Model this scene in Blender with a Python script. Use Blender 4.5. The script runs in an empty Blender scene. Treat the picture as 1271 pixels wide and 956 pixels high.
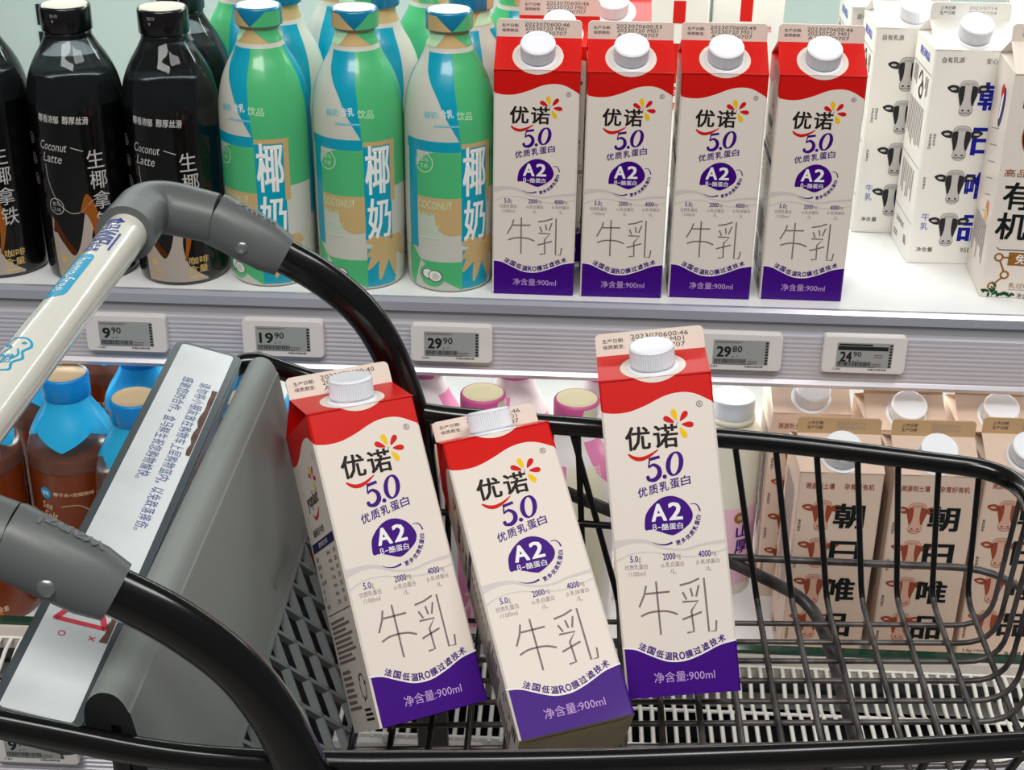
import bpy, bmesh, math, random
from math import sin, cos, pi, radians, sqrt, atan2
from mathutils import Vector, Matrix, Euler
from mathutils.geometry import tessellate_polygon
random.seed(7)
S = bpy.context.scene
COL = S.collection

# ------------------------------------------------------------------ camera
F_PX, PITCH, ROLL, PSI, CAM_H = 1879.9, radians(26.674), radians(0.84), radians(2.34), 1.42
fw = Vector((0, cos(PITCH), -sin(PITCH))); up = Vector((0, sin(PITCH), cos(PITCH))); rt = Vector((1, 0, 0))
rt, up = cos(ROLL)*rt + sin(ROLL)*up, cos(ROLL)*up - sin(ROLL)*rt
RZ = Matrix.Rotation(PSI, 3, 'Z')
fw, up, rt = RZ @ fw, RZ @ up, RZ @ rt
cd = bpy.data.cameras.new('camera'); cam = bpy.data.objects.new('camera', cd); COL.objects.link(cam)
mw = Matrix((rt, up, -fw)).transposed().to_4x4(); mw.translation = (0, 0, CAM_H)
cam.matrix_world = mw
cd.sensor_fit = 'HORIZONTAL'; cd.sensor_width = 36; cd.lens = F_PX/1271*36
cd.clip_start = .02; cd.clip_end = 50
S.camera = cam

# ------------------------------------------------------------------ light
S.view_settings.view_transform = 'Standard'
S.view_settings.look = 'None'
S.view_settings.gamma = 1
S.view_settings.use_curve_mapping = False
S.view_settings.exposure = 0.0
W = bpy.data.worlds.new('store'); S.world = W; W.use_nodes = True
W.node_tree.nodes['Background'].inputs[0].default_value = (.93, .96, 1, 1)
W.node_tree.nodes['Background'].inputs[1].default_value = .16
def area(name, loc, size, power, target=None, col=(1, 1, 1), sizey=None, spread=None):
    l = bpy.data.lights.new(name, 'AREA'); l.energy = power; l.color = col
    l.shape = 'RECTANGLE'; l.size = size; l.size_y = sizey or size
    if spread: l.spread = radians(spread)
    o = bpy.data.objects.new(name, l); COL.objects.link(o); o.location = loc
    d = (Vector(target) - Vector(loc)) if target else Vector((0, 0, -1))
    o.rotation_euler = d.to_track_quat('-Z', 'Y').to_euler()
    return o
area('ceiling_light', (-.3, -.7, 3.0), 1.6, 44, (0, 1.0, .9), (1, .97, .93), .5)
area('ceiling_light', (.9, .2, 3.0), 1.2, 18, (.2, .9, .8), (1, .97, .93), .4)
area('shelf_lamp', (0, 1.45, 1.285), 1.5, 4.3, (0, 1.42, .9), (.93, 1, .97), .05)
area('shelf_lamp', (0, 1.33, .872), 1.5, 4.5, (0, 1.29, .6), (1, .99, .93), .04)

# ------------------------------------------------------------------ materials
def lin(c):
    return tuple(((x/255)/12.92 if x <= 10.3 else ((x/255+.055)/1.055)**2.4) for x in c)
MATS = {}
def mat(name, rgb, rough=.45, metal=0, coat=0, trans=0, alpha=1, sub=0, ior=1.45, noise=0, nscale=60, transl=0, bump=0):
    if name in MATS: return MATS[name]
    m = bpy.data.materials.new(name); m.use_nodes = True; nt = m.node_tree
    b = nt.nodes['Principled BSDF']; c = lin(rgb) + (1,)
    b.inputs['Base Color'].default_value = c
    b.inputs['Roughness'].default_value = rough; b.inputs['Metallic'].default_value = metal
    b.inputs['Specular IOR Level'].default_value = .2 if 'print' in name or 'paper' in name else .5
    b.inputs['Coat Weight'].default_value = coat; b.inputs['Coat Roughness'].default_value = .08
    b.inputs['Transmission Weight'].default_value = trans; b.inputs['IOR'].default_value = ior
    b.inputs['Alpha'].default_value = alpha
    if noise or bump:
        tc = nt.nodes.new('ShaderNodeTexCoord'); n = nt.nodes.new('ShaderNodeTexNoise'); n.inputs['Scale'].default_value = nscale
        n.inputs['Detail'].default_value = 5
        nt.links.new(tc.outputs['Object'], n.inputs['Vector'])
        if noise:
            mx = nt.nodes.new('ShaderNodeMix'); mx.data_type = 'RGBA'
            mx.inputs['A'].default_value = c; mx.inputs['B'].default_value = tuple(x*(1-noise) for x in c[:3]) + (1,)
            cr = nt.nodes.new('ShaderNodeValToRGB'); cr.color_ramp.elements[0].position = .42; cr.color_ramp.elements[1].position = .66
            nt.links.new(n.outputs['Fac'], cr.inputs['Fac']); nt.links.new(cr.outputs['Color'], mx.inputs['Factor'])
            nt.links.new(mx.outputs['Result'], b.inputs['Base Color'])
        if bump:
            bp = nt.nodes.new('ShaderNodeBump'); bp.inputs['Strength'].default_value = bump; bp.inputs['Distance'].default_value = .001
            nt.links.new(n.outputs['Fac'], bp.inputs['Height']); nt.links.new(bp.outputs['Normal'], b.inputs['Normal'])
    if transl:
        t = nt.nodes.new('ShaderNodeBsdfTranslucent'); t.inputs['Color'].default_value = c
        mx = nt.nodes.new('ShaderNodeMixShader'); mx.inputs[0].default_value = transl
        out = nt.nodes['Material Output']
        nt.links.new(b.outputs[0], mx.inputs[1]); nt.links.new(t.outputs[0], mx.inputs[2]); nt.links.new(mx.outputs[0], out.inputs[0])
    MATS[name] = m; return m
PAPER = mat('coated_paper', (230, 220, 210), .4, coat=.1)
RED = mat('red_print', (208, 22, 16), .35, coat=.12)
PURPLE = mat('purple_print', (62, 4, 124), .42, coat=.06)
BLACKP = mat('black_print', (34, 26, 26), .5)
GREYP = mat('grey_print', (128, 112, 112), .5)
LGREYP = mat('pale_grey_print', (208, 200, 198), .5)
MGREYP = mat('mid_grey_print', (160, 146, 146), .5)
YELLOW = mat('yellow_print', (240, 196, 0), .4)
LILAC = mat('lilac_print', (196, 160, 214), .5)
WHITEP = mat('white_print', (240, 238, 236), .5)
CAPW = mat('white_cap_plastic', (236, 238, 244), .35)
KRAFT = mat('kraft_paper', (190, 172, 140), .8, noise=.15, nscale=30)
CREAMFIN = mat('cream_fin_paper', (226, 212, 200), .45)
BLACKMETAL = mat('black_lacquered_steel', (5, 5, 6), .2, coat=.25)
GREYPL = mat('grey_moulded_plastic', (92, 96, 96), .38, bump=.05, nscale=900)
FLAPPL = mat('grey_flap_plastic', (134, 140, 137), .55, noise=.12, nscale=9)
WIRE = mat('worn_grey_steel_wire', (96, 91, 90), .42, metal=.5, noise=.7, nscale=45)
WIREB = mat('black_wire', (22, 22, 24), .35, metal=.3)
SILVER = mat('brushed_grey_rail', (176, 176, 184), .35, metal=.35)
SHELFW = mat('white_shelf_enamel', (238, 240, 240), .35)

# ------------------------------------------------------------------ mesh helpers
class MB:
    def __init__(s): s.v = []; s.f = []; s.m = []; s.mats = []; s.sm = []
    def mi(s, m):
        if m not in s.mats: s.mats.append(m)
        return s.mats.index(m)
    def add(s, verts, faces, m, smooth=False):
        b = len(s.v); s.v += [tuple(p) for p in verts]; k = s.mi(m)
        for f in faces: s.f.append([i+b for i in f]); s.m.append(k); s.sm.append(smooth)
    def box(s, a, b, m):
        (x0, y0, z0), (x1, y1, z1) = a, b
        s.add([(x0,y0,z0),(x1,y0,z0),(x1,y1,z0),(x0,y1,z0),(x0,y0,z1),(x1,y0,z1),(x1,y1,z1),(x0,y1,z1)],
              [(0,3,2,1),(4,5,6,7),(0,1,5,4),(1,2,6,5),(2,3,7,6),(3,0,4,7)], m)
    def tube(s, path, r, m, n=12, r2=None, cap=True, hint=(0, 0, 1)):
        P = [Vector(p) for p in path]; N = len(P); vs = []; r2 = r2 or r; ref = None
        for i, p in enumerate(P):
            t = (P[min(i+1, N-1)] - P[max(i-1, 0)]).normalized()
            if ref is None:
                h = Vector(hint)
                if abs(h.dot(t)) > .95: h = Vector((1, 0, 0))
                ref = (h - t*h.dot(t)).normalized()
            ref = (ref - t*ref.dot(t)).normalized(); bi = t.cross(ref)
            rr = r[i] if isinstance(r, (list, tuple)) else r; rb = r2[i] if isinstance(r2, (list, tuple)) else r2
            for k in range(n):
                a = 2*pi*k/n; vs.append(p + bi*cos(a)*rb + ref*sin(a)*rr)
        fs = [(i*n+k, i*n+(k+1) % n, (i+1)*n+(k+1) % n, (i+1)*n+k) for i in range(N-1) for k in range(n)]
        s.add(vs, fs, m, True)
        if cap: s.add(vs[:n], [tuple(range(n))[::-1]], m); s.add(vs[-n:], [tuple(range(n))], m)
    def lathe(s, prof, m, n=64, c=(0, 0), smooth=True, rib=None):
        vs = []
        for r, z in prof:
            for k in range(n):
                rr = r + (rib if (rib and k % 2) else 0) * (1 if r > 0 else 0)
                a = 2*pi*k/n; vs.append((c[0]+rr*cos(a), c[1]+rr*sin(a), z))
        fs = [(i*n+k, i*n+(k+1) % n, (i+1)*n+(k+1) % n, (i+1)*n+k) for i in range(len(prof)-1) for k in range(n)]
        s.add(vs, fs, m, smooth)
    def xform(s, M): s.v = [tuple(M @ Vector(p)) for p in s.v]
    def build(s, name, parent=None, loc=None):
        me = bpy.data.meshes.new(name); me.from_pydata(s.v, [], s.f)
        for m in s.mats: me.materials.append(m)
        me.polygons.foreach_set('material_index', s.m); me.polygons.foreach_set('use_smooth', s.sm)
        me.update()
        o = bpy.data.objects.new(name, me); COL.objects.link(o)
        if parent: o.parent = parent
        if loc: o.location = loc
        return o
def fillet(P, rad, n=7):
    P = [Vector(p) for p in P]; out = [P[0]]
    for i in range(1, len(P)-1):
        r = rad[i] if isinstance(rad, (list, tuple)) else rad
        a = (P[i-1]-P[i]); b = (P[i+1]-P[i]); d = min(r, a.length*.49, b.length*.49)
        p0 = P[i]+a.normalized()*d; p1 = P[i]+b.normalized()*d
        for k in range(n+1):
            t = k/n; out.append((1-t)**2*p0 + 2*t*(1-t)*P[i] + t*t*p1)
    out.append(P[-1]); return out
def rrect(w, h, r, n=6, cx=0, cy=0):
    pts = []
    for sx, sy, a0 in ((1, 1, 0), (-1, 1, 90), (-1, -1, 180), (1, -1, 270)):
        for k in range(n+1):
            a = radians(a0+90*k/n); pts.append((cx+sx*(w/2-r)+r*cos(a), cy+sy*(h/2-r)+r*sin(a)))
    return pts
def prism(mb, pts, fn, d0, d1, m, m2=None):
    """outline in 2-D extruded along the third coordinate of fn(u, v, d); d1 is the face seen"""
    n = len(pts)
    a = [fn(u, v, d0) for u, v in pts]; b = [fn(u, v, d1) for u, v in pts]
    mb.add(a+b, [(i, (i+1) % n, n+(i+1) % n, n+i) for i in range(n)] + [tuple(range(n))[::-1]], m)
    mb.add(b, [tuple(range(n))], m2 or m)

# ------------------------------------------------------------------ flat artwork (millimetres)
_TC = {}
def glyphs(body, bold=0.0):
    k = (body, bold)
    if k in _TC: return _TC[k]
    c = bpy.data.curves.new('t', 'FONT'); c.body = body; c.offset = bold; c.resolution_u = 2; c.fill_mode = 'FRONT'
    o = bpy.data.objects.new('t', c); COL.objects.link(o); bpy.context.view_layer.update()
    dg = bpy.context.evaluated_depsgraph_get(); me = bpy.data.meshes.new_from_object(o.evaluated_get(dg))
    vs = [(v.co.x, v.co.y) for v in me.vertices]; fs = [tuple(p.vertices) for p in me.polygons]
    bpy.data.objects.remove(o); bpy.data.curves.remove(c); bpy.data.meshes.remove(me)
    if not vs: vs = [(0, 0), (1, 0), (1, 1)]; fs = []
    x0 = min(v[0] for v in vs); x1 = max(v[0] for v in vs); y0 = min(v[1] for v in vs); y1 = max(v[1] for v in vs)
    vs = [((x-x0)/(x1-x0+1e-9), (y-y0)/(y1-y0+1e-9)) for x, y in vs]
    _TC[k] = (vs, fs, (x1-x0)/(y1-y0+1e-9)); return _TC[k]
class Art:
    def __init__(s): s.items = []
    def raw(s, vs, fs, m, layer=1): s.items.append((vs, fs, m, layer))
    def poly(s, pts, m, layer=1):
        t = tessellate_polygon([[Vector((x, y, 0)) for x, y in pts]])
        fs = []
        for a, b, c in t:
            ar = (pts[b][0]-pts[a][0])*(pts[c][1]-pts[a][1]) - (pts[b][1]-pts[a][1])*(pts[c][0]-pts[a][0])
            fs.append((a, b, c) if ar > 0 else (a, c, b))
        s.raw(list(pts), fs, m, layer)
    def rect(s, x0, y0, x1, y1, m, layer=1): s.poly([(x0, y0), (x1, y0), (x1, y1), (x0, y1)], m, layer)
    def ell(s, cx, cy, a, b, m, layer=1, rot=0, n=28):
        c, d = cos(radians(rot)), sin(radians(rot)); P = []
        for k in range(n):
            x, y = a*cos(2*pi*k/n), b*sin(2*pi*k/n); P.append((cx+c*x-d*y, cy+d*x+c*y))
        s.poly(P, m, layer)
    def ring(s, cx, cy, r, w, m, layer=1, a0=0, a1=360, n=32):
        s.stroke([(cx+r*cos(radians(a0+(a1-a0)*k/n)), cy+r*sin(radians(a0+(a1-a0)*k/n))) for k in range(n+1)], w, m, layer)
    def petal(s, cx, cy, ang, r0, r1, w, m, layer=2):
        c, d = cos(radians(ang)), sin(radians(ang)); P = []
        for k in range(24):
            t = 2*pi*k/24; x = (r0+r1)/2 + (r1-r0)/2*cos(t); y = w*sin(t)*(.75+.35*cos(t)); P.append((cx+c*x-d*y, cy+d*x+c*y))
        s.poly(P, m, layer)
    def stroke(s, pts, w, m, layer=1, smooth=False):
        if smooth: pts = spline(pts)
        n = len(pts); vs = []
        for i in range(n):
            a = pts[max(i-1, 0)]; b = pts[min(i+1, n-1)]; dx, dy = b[0]-a[0], b[1]-a[1]; L = sqrt(dx*dx+dy*dy)+1e-9
            if callable(w): ww = w(i/(n-1))
            else: ww = w
            vs += [(pts[i][0]-dy/L*ww/2, pts[i][1]+dx/L*ww/2), (pts[i][0]+dy/L*ww/2, pts[i][1]-dx/L*ww/2)]
        s.raw(vs, [(2*i, 2*i+1, 2*i+3, 2*i+2) for i in range(n-1)], m, layer)
    def text(s, body, x0, y0, x1, y1, m, bold=0, rot=0, shear=0, layer=2):
        if bold > .003:
            e = bold*(y1-y0)*.8
            for i, (dx, dy) in enumerate(((e, e*.6), (-e, e*.6), (e, -e*.6), (-e, -e*.6))): s.text(body, x0+e+dx, y0+e+dy, x1-e+dx, y1-e+dy, m, 0, rot, shear, layer+.12*i)
            return
        vs, fs, asp = glyphs(body); cx, cy = (x0+x1)/2, (y0+y1)/2; c, d = cos(radians(rot)), sin(radians(rot)); P = []
        for u, v in vs:
            x = (x0-cx)+u*(x1-x0)+shear*(v-.5)*(y1-y0); y = (y0-cy)+v*(y1-y0); P.append((cx+c*x-d*y, cy+d*x+c*y))
        s.raw(P, fs, m, layer)
    def vtext(s, body, cx, ytop, w, h, gap, m, bold=0, layer=2, dx=0):
        for i, ch in enumerate(body):
            t = ytop-i*(h+gap); s.text(ch, cx-w/2+dx*i, t-h, cx+w/2+dx*i, t, m, bold, layer=layer)
    def ctext(s, body, fn, size, m, bold=0, layer=2):
        """characters along a curve fn(t) -> (x, y, degrees)"""
        ws = [.74 if ord(ch) < 256 else 1 for ch in body]; tot = sum(ws); acc = 0
        for i, ch in enumerate(body):
            x, y, a = fn((acc+ws[i]/2)/tot); acc += ws[i]; k = .78 if ord(ch) < 256 else 1
            s.text(ch, x-size*k/2, y-size/2, x+size*k/2, y+size/2, m, bold, a, layer=layer)
    def lines(s, x0, y0, x1, y1, n, m, vert=False, layer=2, fill=.5):
        """rows of print too fine to read"""
        rnd = random.Random(int(x0*31+y0*17))
        for i in range(n):
            if vert:
                st = (x1-x0)/n; x = x0+i*st; L = (y1-y0)*rnd.uniform(.6, 1); s.rect(x, y1-L, x+st*fill, y1, m, layer)
            else:
                st = (y1-y0)/n; y = y0+i*st; L = (x1-x0)*rnd.uniform(.65, 1); s.rect(x0, y, x0+L, y+st*fill, m, layer)
    def put(s, mb, fn, maxe=None, sc=.001, base=.10, step=.07):
        for vs, fs, m, layer in s.items:
            if maxe: vs, fs = subdiv(vs, fs, maxe)
            off = base+step*layer
            mb.add([tuple(q*sc for q in fn(u, v, off)) for u, v in vs], fs, m, bool(maxe))
def subdiv(vs, fs, L):
    vs = list(vs); out = []; cache = {}; L2 = L*L
    st = []
    for f in fs:
        for i in range(1, len(f)-1): st.append((f[0], f[i], f[i+1]))
    def d2(a, b): return (vs[a][0]-vs[b][0])**2+(.8*(vs[a][1]-vs[b][1]))**2
    while st:
        a, b, c = st.pop()
        e = [(d2(a, b), 0), (d2(b, c), 1), (d2(c, a), 2)]; m = max(e)
        if m[0] <= L2: out.append((a, b, c)); continue
        if m[1] == 1: a, b, c = b, c, a
        elif m[1] == 2: a, b, c = c, a, b
        k = (min(a, b), max(a, b))
        if k not in cache:
            cache[k] = len(vs); vs.append(((vs[a][0]+vs[b][0])/2, (vs[a][1]+vs[b][1])/2))
        q = cache[k]; st += [(a, q, c), (q, b, c)]
    return vs, out
def spline(P, n=8):
    out = []
    for i in range(len(P)-1):
        p0 = P[max(i-1, 0)]; p1 = P[i]; p2 = P[i+1]; p3 = P[min(i+2, len(P)-1)]
        for k in range(n):
            t = k/n
            out.append(tuple(.5*((2*p1[j])+(-p0[j]+p2[j])*t+(2*p0[j]-5*p1[j]+4*p2[j]-p3[j])*t*t+(-p0[j]+3*p1[j]-3*p2[j]+p3[j])*t**3) for j in (0, 1)))
    out.append(tuple(P[-1])); return out
def interp(P, x):
    if x <= P[0][0]: return P[0][1]
    for a, b in zip(P, P[1:]):
        if x <= b[0]: return a[1]+(b[1]-a[1])*(x-a[0])/(b[0]-a[0])
    return P[-1][1]

# ------------------------------------------------------------------ things
def thing(name, label, cat, loc=(0, 0, 0), rot=(0, 0, 0), group=None):
    o = bpy.data.objects.new(name, None); COL.objects.link(o); o.empty_display_size = .02
    o.location = loc; o.rotation_euler = rot; return tag(o, label, cat, group)
def tag(o, label, cat, group=None):
    o['label'] = label; o['category'] = cat
    if group: o['group'] = group
    return o
def dup(root, label, loc, rot=(0, 0, 0), group=None):
    r = root.copy(); COL.objects.link(r); r.location = loc; r.rotation_euler = rot; r['label'] = label
    if group: r['group'] = group
    for ch in list(root.children):
        if ch.name.startswith('top_fin'): continue
        c = ch.copy(); COL.objects.link(c); c.parent = r
        for g in list(ch.children):
            d = g.copy(); COL.objects.link(d); d.parent = c
    return r
def struct(o): o['kind'] = 'structure'; return o

# ================================================================== setting
b = MB(); b.box((-3, -3, -.05), (3, 2.4, 0), mat('grey_floor_tile', (170, 168, 164), .35, noise=.15, nscale=3)); struct(b.build('floor'))
b = MB(); b.box((-1.6, 1.745, 0), (1.6, 1.80, 1.62), mat('pale_mint_back_panel', (196, 208, 202), .5))
slot = mat('dark_slot', (12, 14, 14), .8)
for i, x in enumerate([-.9, -.765, -.63, -.495, -.36, -.225, .045, .315, .585]):
    for k in range(14):
        z = .66+.032*k if k < 6 else .93+.032*(k-6)
        b.box((x-.0025, 1.744, z), (x+.0025, 1.7455, z+.024), slot)
struct(b.build('wall_back'))
b = MB(); b.box((-1.6, 1.195, 1.295), (1.6, 1.745, 1.315), SHELFW); struct(b.build('shade_shelf_1'))  # unseen shelf above, put in to shade the goods below

# ------------------------------------------------------------------ upper shelf with its price rail
ZS = .9023; ZL = .598
RIDGE = mat('ridged_clear_rail', (200, 198, 206), .3, metal=.2)
sh = thing('refrigerator_shelf', 'white upper cooler shelf with silver grey front rail holding price tags', 'shelf', (0, 1.2, ZS))
b = MB(); b.box((-1.5, 1.192, ZS-.022), (1.5, 1.743, ZS), SHELFW); o = b.build('shelf_board'); o.parent = sh; o.matrix_parent_inverse = sh.matrix_basis.inverted()
def part(mb, name, parent):
    o = mb.build(name)
    if parent: o.parent = parent; o.matrix_parent_inverse = parent.matrix_basis.inverted()
    return o
def profile_x(mb, pts, x0, x1, m):
    n = len(pts); a = [(x0, y, z) for y, z in pts]; c = [(x1, y, z) for y, z in pts]
    mb.add(a+c, [(i, n+i, n+(i+1) % n, (i+1) % n) for i in range(n)] + [tuple(range(n)), tuple(range(n, 2*n))[::-1]], m)
b = MB()
profile_x(b, [(1.1915, ZS+.0012), (1.188, ZS+.001), (1.185, ZS-.002), (1.184, ZS-.0095), (1.1865, ZS-.0105), (1.1915, ZS-.0105)], -1.5, 1.5, mat('clear_edge_strip', (186, 188, 200), .18, metal=.45))
profile_x(b, [(1.1915, ZS-.0105), (1.188, ZS-.0105), (1.188, ZS-.0195), (1.1915, ZS-.0195)], -1.5, 1.5, mat('grey_edge_band', (150, 150, 152), .5))
part(b, 'front_lip', sh)
b = MB(); pts = [(1.1915, ZS-.02), (1.180, ZS-.018), (1.1765, ZS-.019)]
for k in range(9):
    z = ZS-.0225-.0042*k; pts += [(1.1767, z), (1.1762, z-.0012), (1.1762, z-.0026), (1.1767, z-.0036)]
pts += [(1.176, ZS-.0605), (1.174, ZS-.063), (1.176, ZS-.067), (1.1915, ZS-.066)]
profile_x(b, pts, -1.5, 1.5, RIDGE)
part(b, 'price_rail', sh)

# ------------------------------------------------------------------ lower deck
dk = thing('refrigerator_deck', 'white lower cooler deck with slotted air grille along its front', 'shelf', (0, 1.1, 0))
b = MB(); b.box((-1.5, 1.063, ZL-.02), (1.5, 1.743, ZL), SHELFW); part(b, 'deck_board', dk)
b = MB(); b.box((-1.5, 1.048, .600), (1.5, 1.0625, .6440), mat('cream_enamel', (226, 216, 204), .45)); part(b, 'riser', dk)
b = MB(); b.box((-1.5, 1.052, .6440), (1.5, 1.060, .6478), mat('green_edge_glass', (60, 120, 96), .08, trans=.7)); part(b, 'glass_guard', dk)
b = MB(); GR = mat('off_white_grille', (246, 245, 238), .4)
x = -.62
while x < .60:
    path = [(x, 1.050, .6335), (x, 1.032, .6325), (x, 1.012, .6255), (x, .998, .6255), (x, .991, .6300), (x, .942, .6295)]
    b.tube(fillet(path, .004, 3), .0019, GR, 6); x += .0093
for y, z in ((1.0485, .6335), (.9925, .6285)): b.tube([(-.62, y, z), (.6, y, z)], .0016, GR, 6)
part(b, 'air_grille', dk)
b = MB(); b.box((-1.5, 1.034, .6175), (1.5, 1.048, .6225), mat('grey_slot_back', (38, 43, 43), .5)); b.box((-1.5, .95, .53), (1.5, 1.06, .545), mat('dark_duct', (5, 6, 6), .8)); part(b, 'air_duct', dk)
b = MB(); profile_x(b, [(.947, .6315), (.944, .6315), (.942, .628), (.942, .55), (.947, .55)], -1.5, 1.5, GR); part(b, 'front_bumper', dk)
b = MB(); pts = [(.942, .6255), (.934, .6255)]
for k in range(9):
    z = .623-.0042*k; pts += [(.9345, z), (.9332, z-.0012), (.9332, z-.0026), (.9345, z-.0036)]
pts += [(.934, .582), (.942, .582)]
profile_x(b, pts, -1.5, 1.5, RIDGE); part(b, 'price_rail', dk)
b = MB(); b.box((-1.5, .97, 0), (1.5, 1.74, .53), mat('dark_plinth', (60, 62, 64), .5)); part(b, 'plinth', dk)

# ------------------------------------------------------------------ electronic price tags
TAGW = mat('white_tag_plastic', (226, 222, 220), .4); INK = mat('black_ink', (22, 22, 24), .6)
EINK = mat('grey_ink_screen', (158, 162, 162), .35)
def price_tag(big, small, x, y, z, label, header=False):
    t = thing('price_tag', label, 'price tag', (x, y, z), group=None)
    fn = lambda u, v, d: (u*.001, -d*.001, v*.001)
    b = MB(); prism(b, rrect(70, 34.0, 3.6), fn, 0, 6.5, TAGW); prism(b, rrect(69, 33.0, 3.4), fn, 6.5, 7.6, TAGW)
    a = Art(); a.ring(-24.2, -13.2, .9, .3, INK); a.text('盒马', -22.6, -14.1, -19.0, -12.3, INK, .01)
    a.text('价格以扫码为准', 4, -14.0, 19.5, -12.2, INK, .03)
    a.put(b, lambda u, v, o: (u, -7.6-o, v))
    h = b.build('housing', t)
    b = MB(); prism(b, rrect(47, 23, .6, 2), fn, 7.55, 7.8, EINK)
    a = Art()
    a.lines(-22, 8.6, 8, 10.6, 2, GREYP, fill=.55) if not header else a.rect(-22.5, 4.5, 19.5, 8.2, INK)
    if header: a.lines(-22, 8.8, 17, 10.8, 1, INK, fill=.8)
    zt = -1.6 if header else 0
    sc = .82 if header else 1
    wb = (7.0 if len(big) == 1 else 12.2)*sc
    a.text(big, -20.4, -4.6+zt, -20.4+wb, 5.8*sc+zt+(0 if not header else .3), INK, .05)
    a.text(small, -19.4+wb, .2+zt, -19.4+wb+8.2*sc, 6.2*sc+zt, INK, .02)
    a.rect(-19.3+wb, -4.6+zt, -18.2+wb, -3.5+zt, INK); a.text('/件', -16.8+wb, -4.6+zt, -13.6+wb, -2.4+zt, GREYP)
    rnd = random.Random(int(x*1000)); u = -22.3
    while u < 5:
        w = rnd.choice((.25, .4, .7)); a.rect(u, -10.2, u+w, -6.0, INK); u += w+rnd.choice((.2, .35))
    a.lines(6, -10.2, 16, -6.5, 2, GREYP); a.lines(-22.3, -11.2, 14, -10.5, 1, INK)
    for k in range(8): a.rect(20.6, -10.6+2.7*k, 22.9, -10.6+2.7*k+1.9, INK)
    if header: a.lines(8, -2, 17, 2, 2, GREYP)
    a.put(b, lambda u, v, o: (u, -7.7-o, v)); b.build('screen', t)
    return t
TY = 1.1760
price_tag('9', '90', -.381, TY, .8695, 'price tag reading 9.90 on the upper rail below the black bottles')
price_tag('19', '90', -.245, TY, .8695, 'price tag reading 19.90 on the upper rail below teal bottles')
price_tag('29', '90', -.100, TY, .8695, 'price tag reading 29.90 on the upper rail left of the raised carton')
price_tag('29', '80', .146, TY, .8705, 'price tag reading 29.80 on the upper rail right of the raised carton')
price_tag('24', '90', .250, TY, .8715, 'price tag reading 24.90 with black header band, rightmost on upper rail', True)
price_tag('9', '90', -.4130, .933, .620, 'price tag on the lower rail at the bottom left corner behind cart sign')
price_tag('16', '90', -.1700, .933, .620, 'price tag on the lower rail partly hidden behind leftmost carton in cart')
price_tag('19', '90', -.0920, .933, .620, 'price tag reading 19 on lower rail seen through cart basket wires')

# ================================================================== gable-top cartons
HW, HB, HG, HF = 35.0, 196.3, 18.3, 14.6
AG = atan2(HG, HW); SL = sqrt(HG*HG+HW*HW)
front = lambda u, v, o: (u, -o, v)
left = lambda u, v, o: (-HW-o, HW-u, v)
right = lambda u, v, o: (HW+o, HW+u, v)
gable = lambda u, s, o: (u, s*cos(AG)-sin(AG)*o, HB+s*sin(AG)+cos(AG)*o)
fin = lambda u, v, o: (u, HW-.8-o, HB+HG+v)
WAVE_R = spline([(-35, 177), (-27.3, 175.6), (-17.8, 175.9), (-6.7, 179.2), (4.5, 183.8), (14.1, 185.4), (23.4, 184), (35, 177.5)], 4)
WAVE_P = spline([(-35, 30.6), (-27, 29.5), (-18, 25.2), (-8, 21), (2.7, 20.6), (13.6, 23.9), (24.7, 28.6), (35, 30.6)], 4)
def carton_body(mb, cols):
    """cols: per side f/r/b/l -> list of (material, upper boundary function); rounded vertical edges"""
    C = 1.3; order = [('f', lambda u: (u, 0)), ('r', lambda u: (HW, HW+u)), ('b', lambda u: (-u, 2*HW)), ('l', lambda u: (-HW, HW-u))]
    us = [-HW+C+(2*HW-2*C)*k/28 for k in range(29)]; ring = []
    for s, fn in order:
        for u in us: ring.append((fn(u), s, u))
    n = len(ring); L = cols['levels']
    vs = []
    for (x, y), s, u in ring:
        for j in range(L+1): vs.append((x*.001, y*.001, (0 if j == 0 else HB if j == L else cols[s][j-1](u))*.001))
    for i in range(n):
        i2 = (i+1) % n; s = ring[i][1]
        for j in range(L):
            m = cols['m'+s][j]
            mb.add([vs[i*(L+1)+j], vs[i2*(L+1)+j], vs[i2*(L+1)+j+1], vs[i*(L+1)+j+1]], [(0, 1, 2, 3)], m)
    w = HW*.001; mb.add([(-w, 0, 0), (w, 0, 0), (w, 2*w, 0), (-w, 2*w, 0)], [(0, 3, 2, 1)], KRAFT)
    f = .004; mb.add([(-w+f, f+.002, -.0004), (w-f, f+.002, -.0004), (w-f, w*1.1, -.0004), (-w+f, w*1.1, -.0004)], [(0, 3, 2, 1)], KRAFT)
def gable_top(mb, m, ms=None):
    ms = ms or m; w = HW; h = HB; g = h+HG; ins = 20
    P = [(-w, 0, h), (w, 0, h), (w, 2*w, h), (-w, 2*w, h), (-w, w-.6, g), (w, w-.6, g), (w, w+.6, g), (-w, w+.6, g), (-w+ins, w, h+HG*.55), (w-ins, w, h+HG*.55)]
    P = [tuple(q*.001 for q in p) for p in P]
    mb.add(P, [(0, 1, 5, 4), (2, 3, 7, 6)], m)
    mb.add(P, [(0, 8, 3), (0, 4, 8), (3, 8, 7), (1, 2, 9), (1, 9, 5), (2, 6, 9), (4, 7, 8), (5, 9, 6)], ms)
    mb.tube([P[0], (-.0132, 0, P[0][2])], .0008, m, 6); mb.tube([(.0132, 0, P[0][2]), P[1]], .0008, m, 6)
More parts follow.
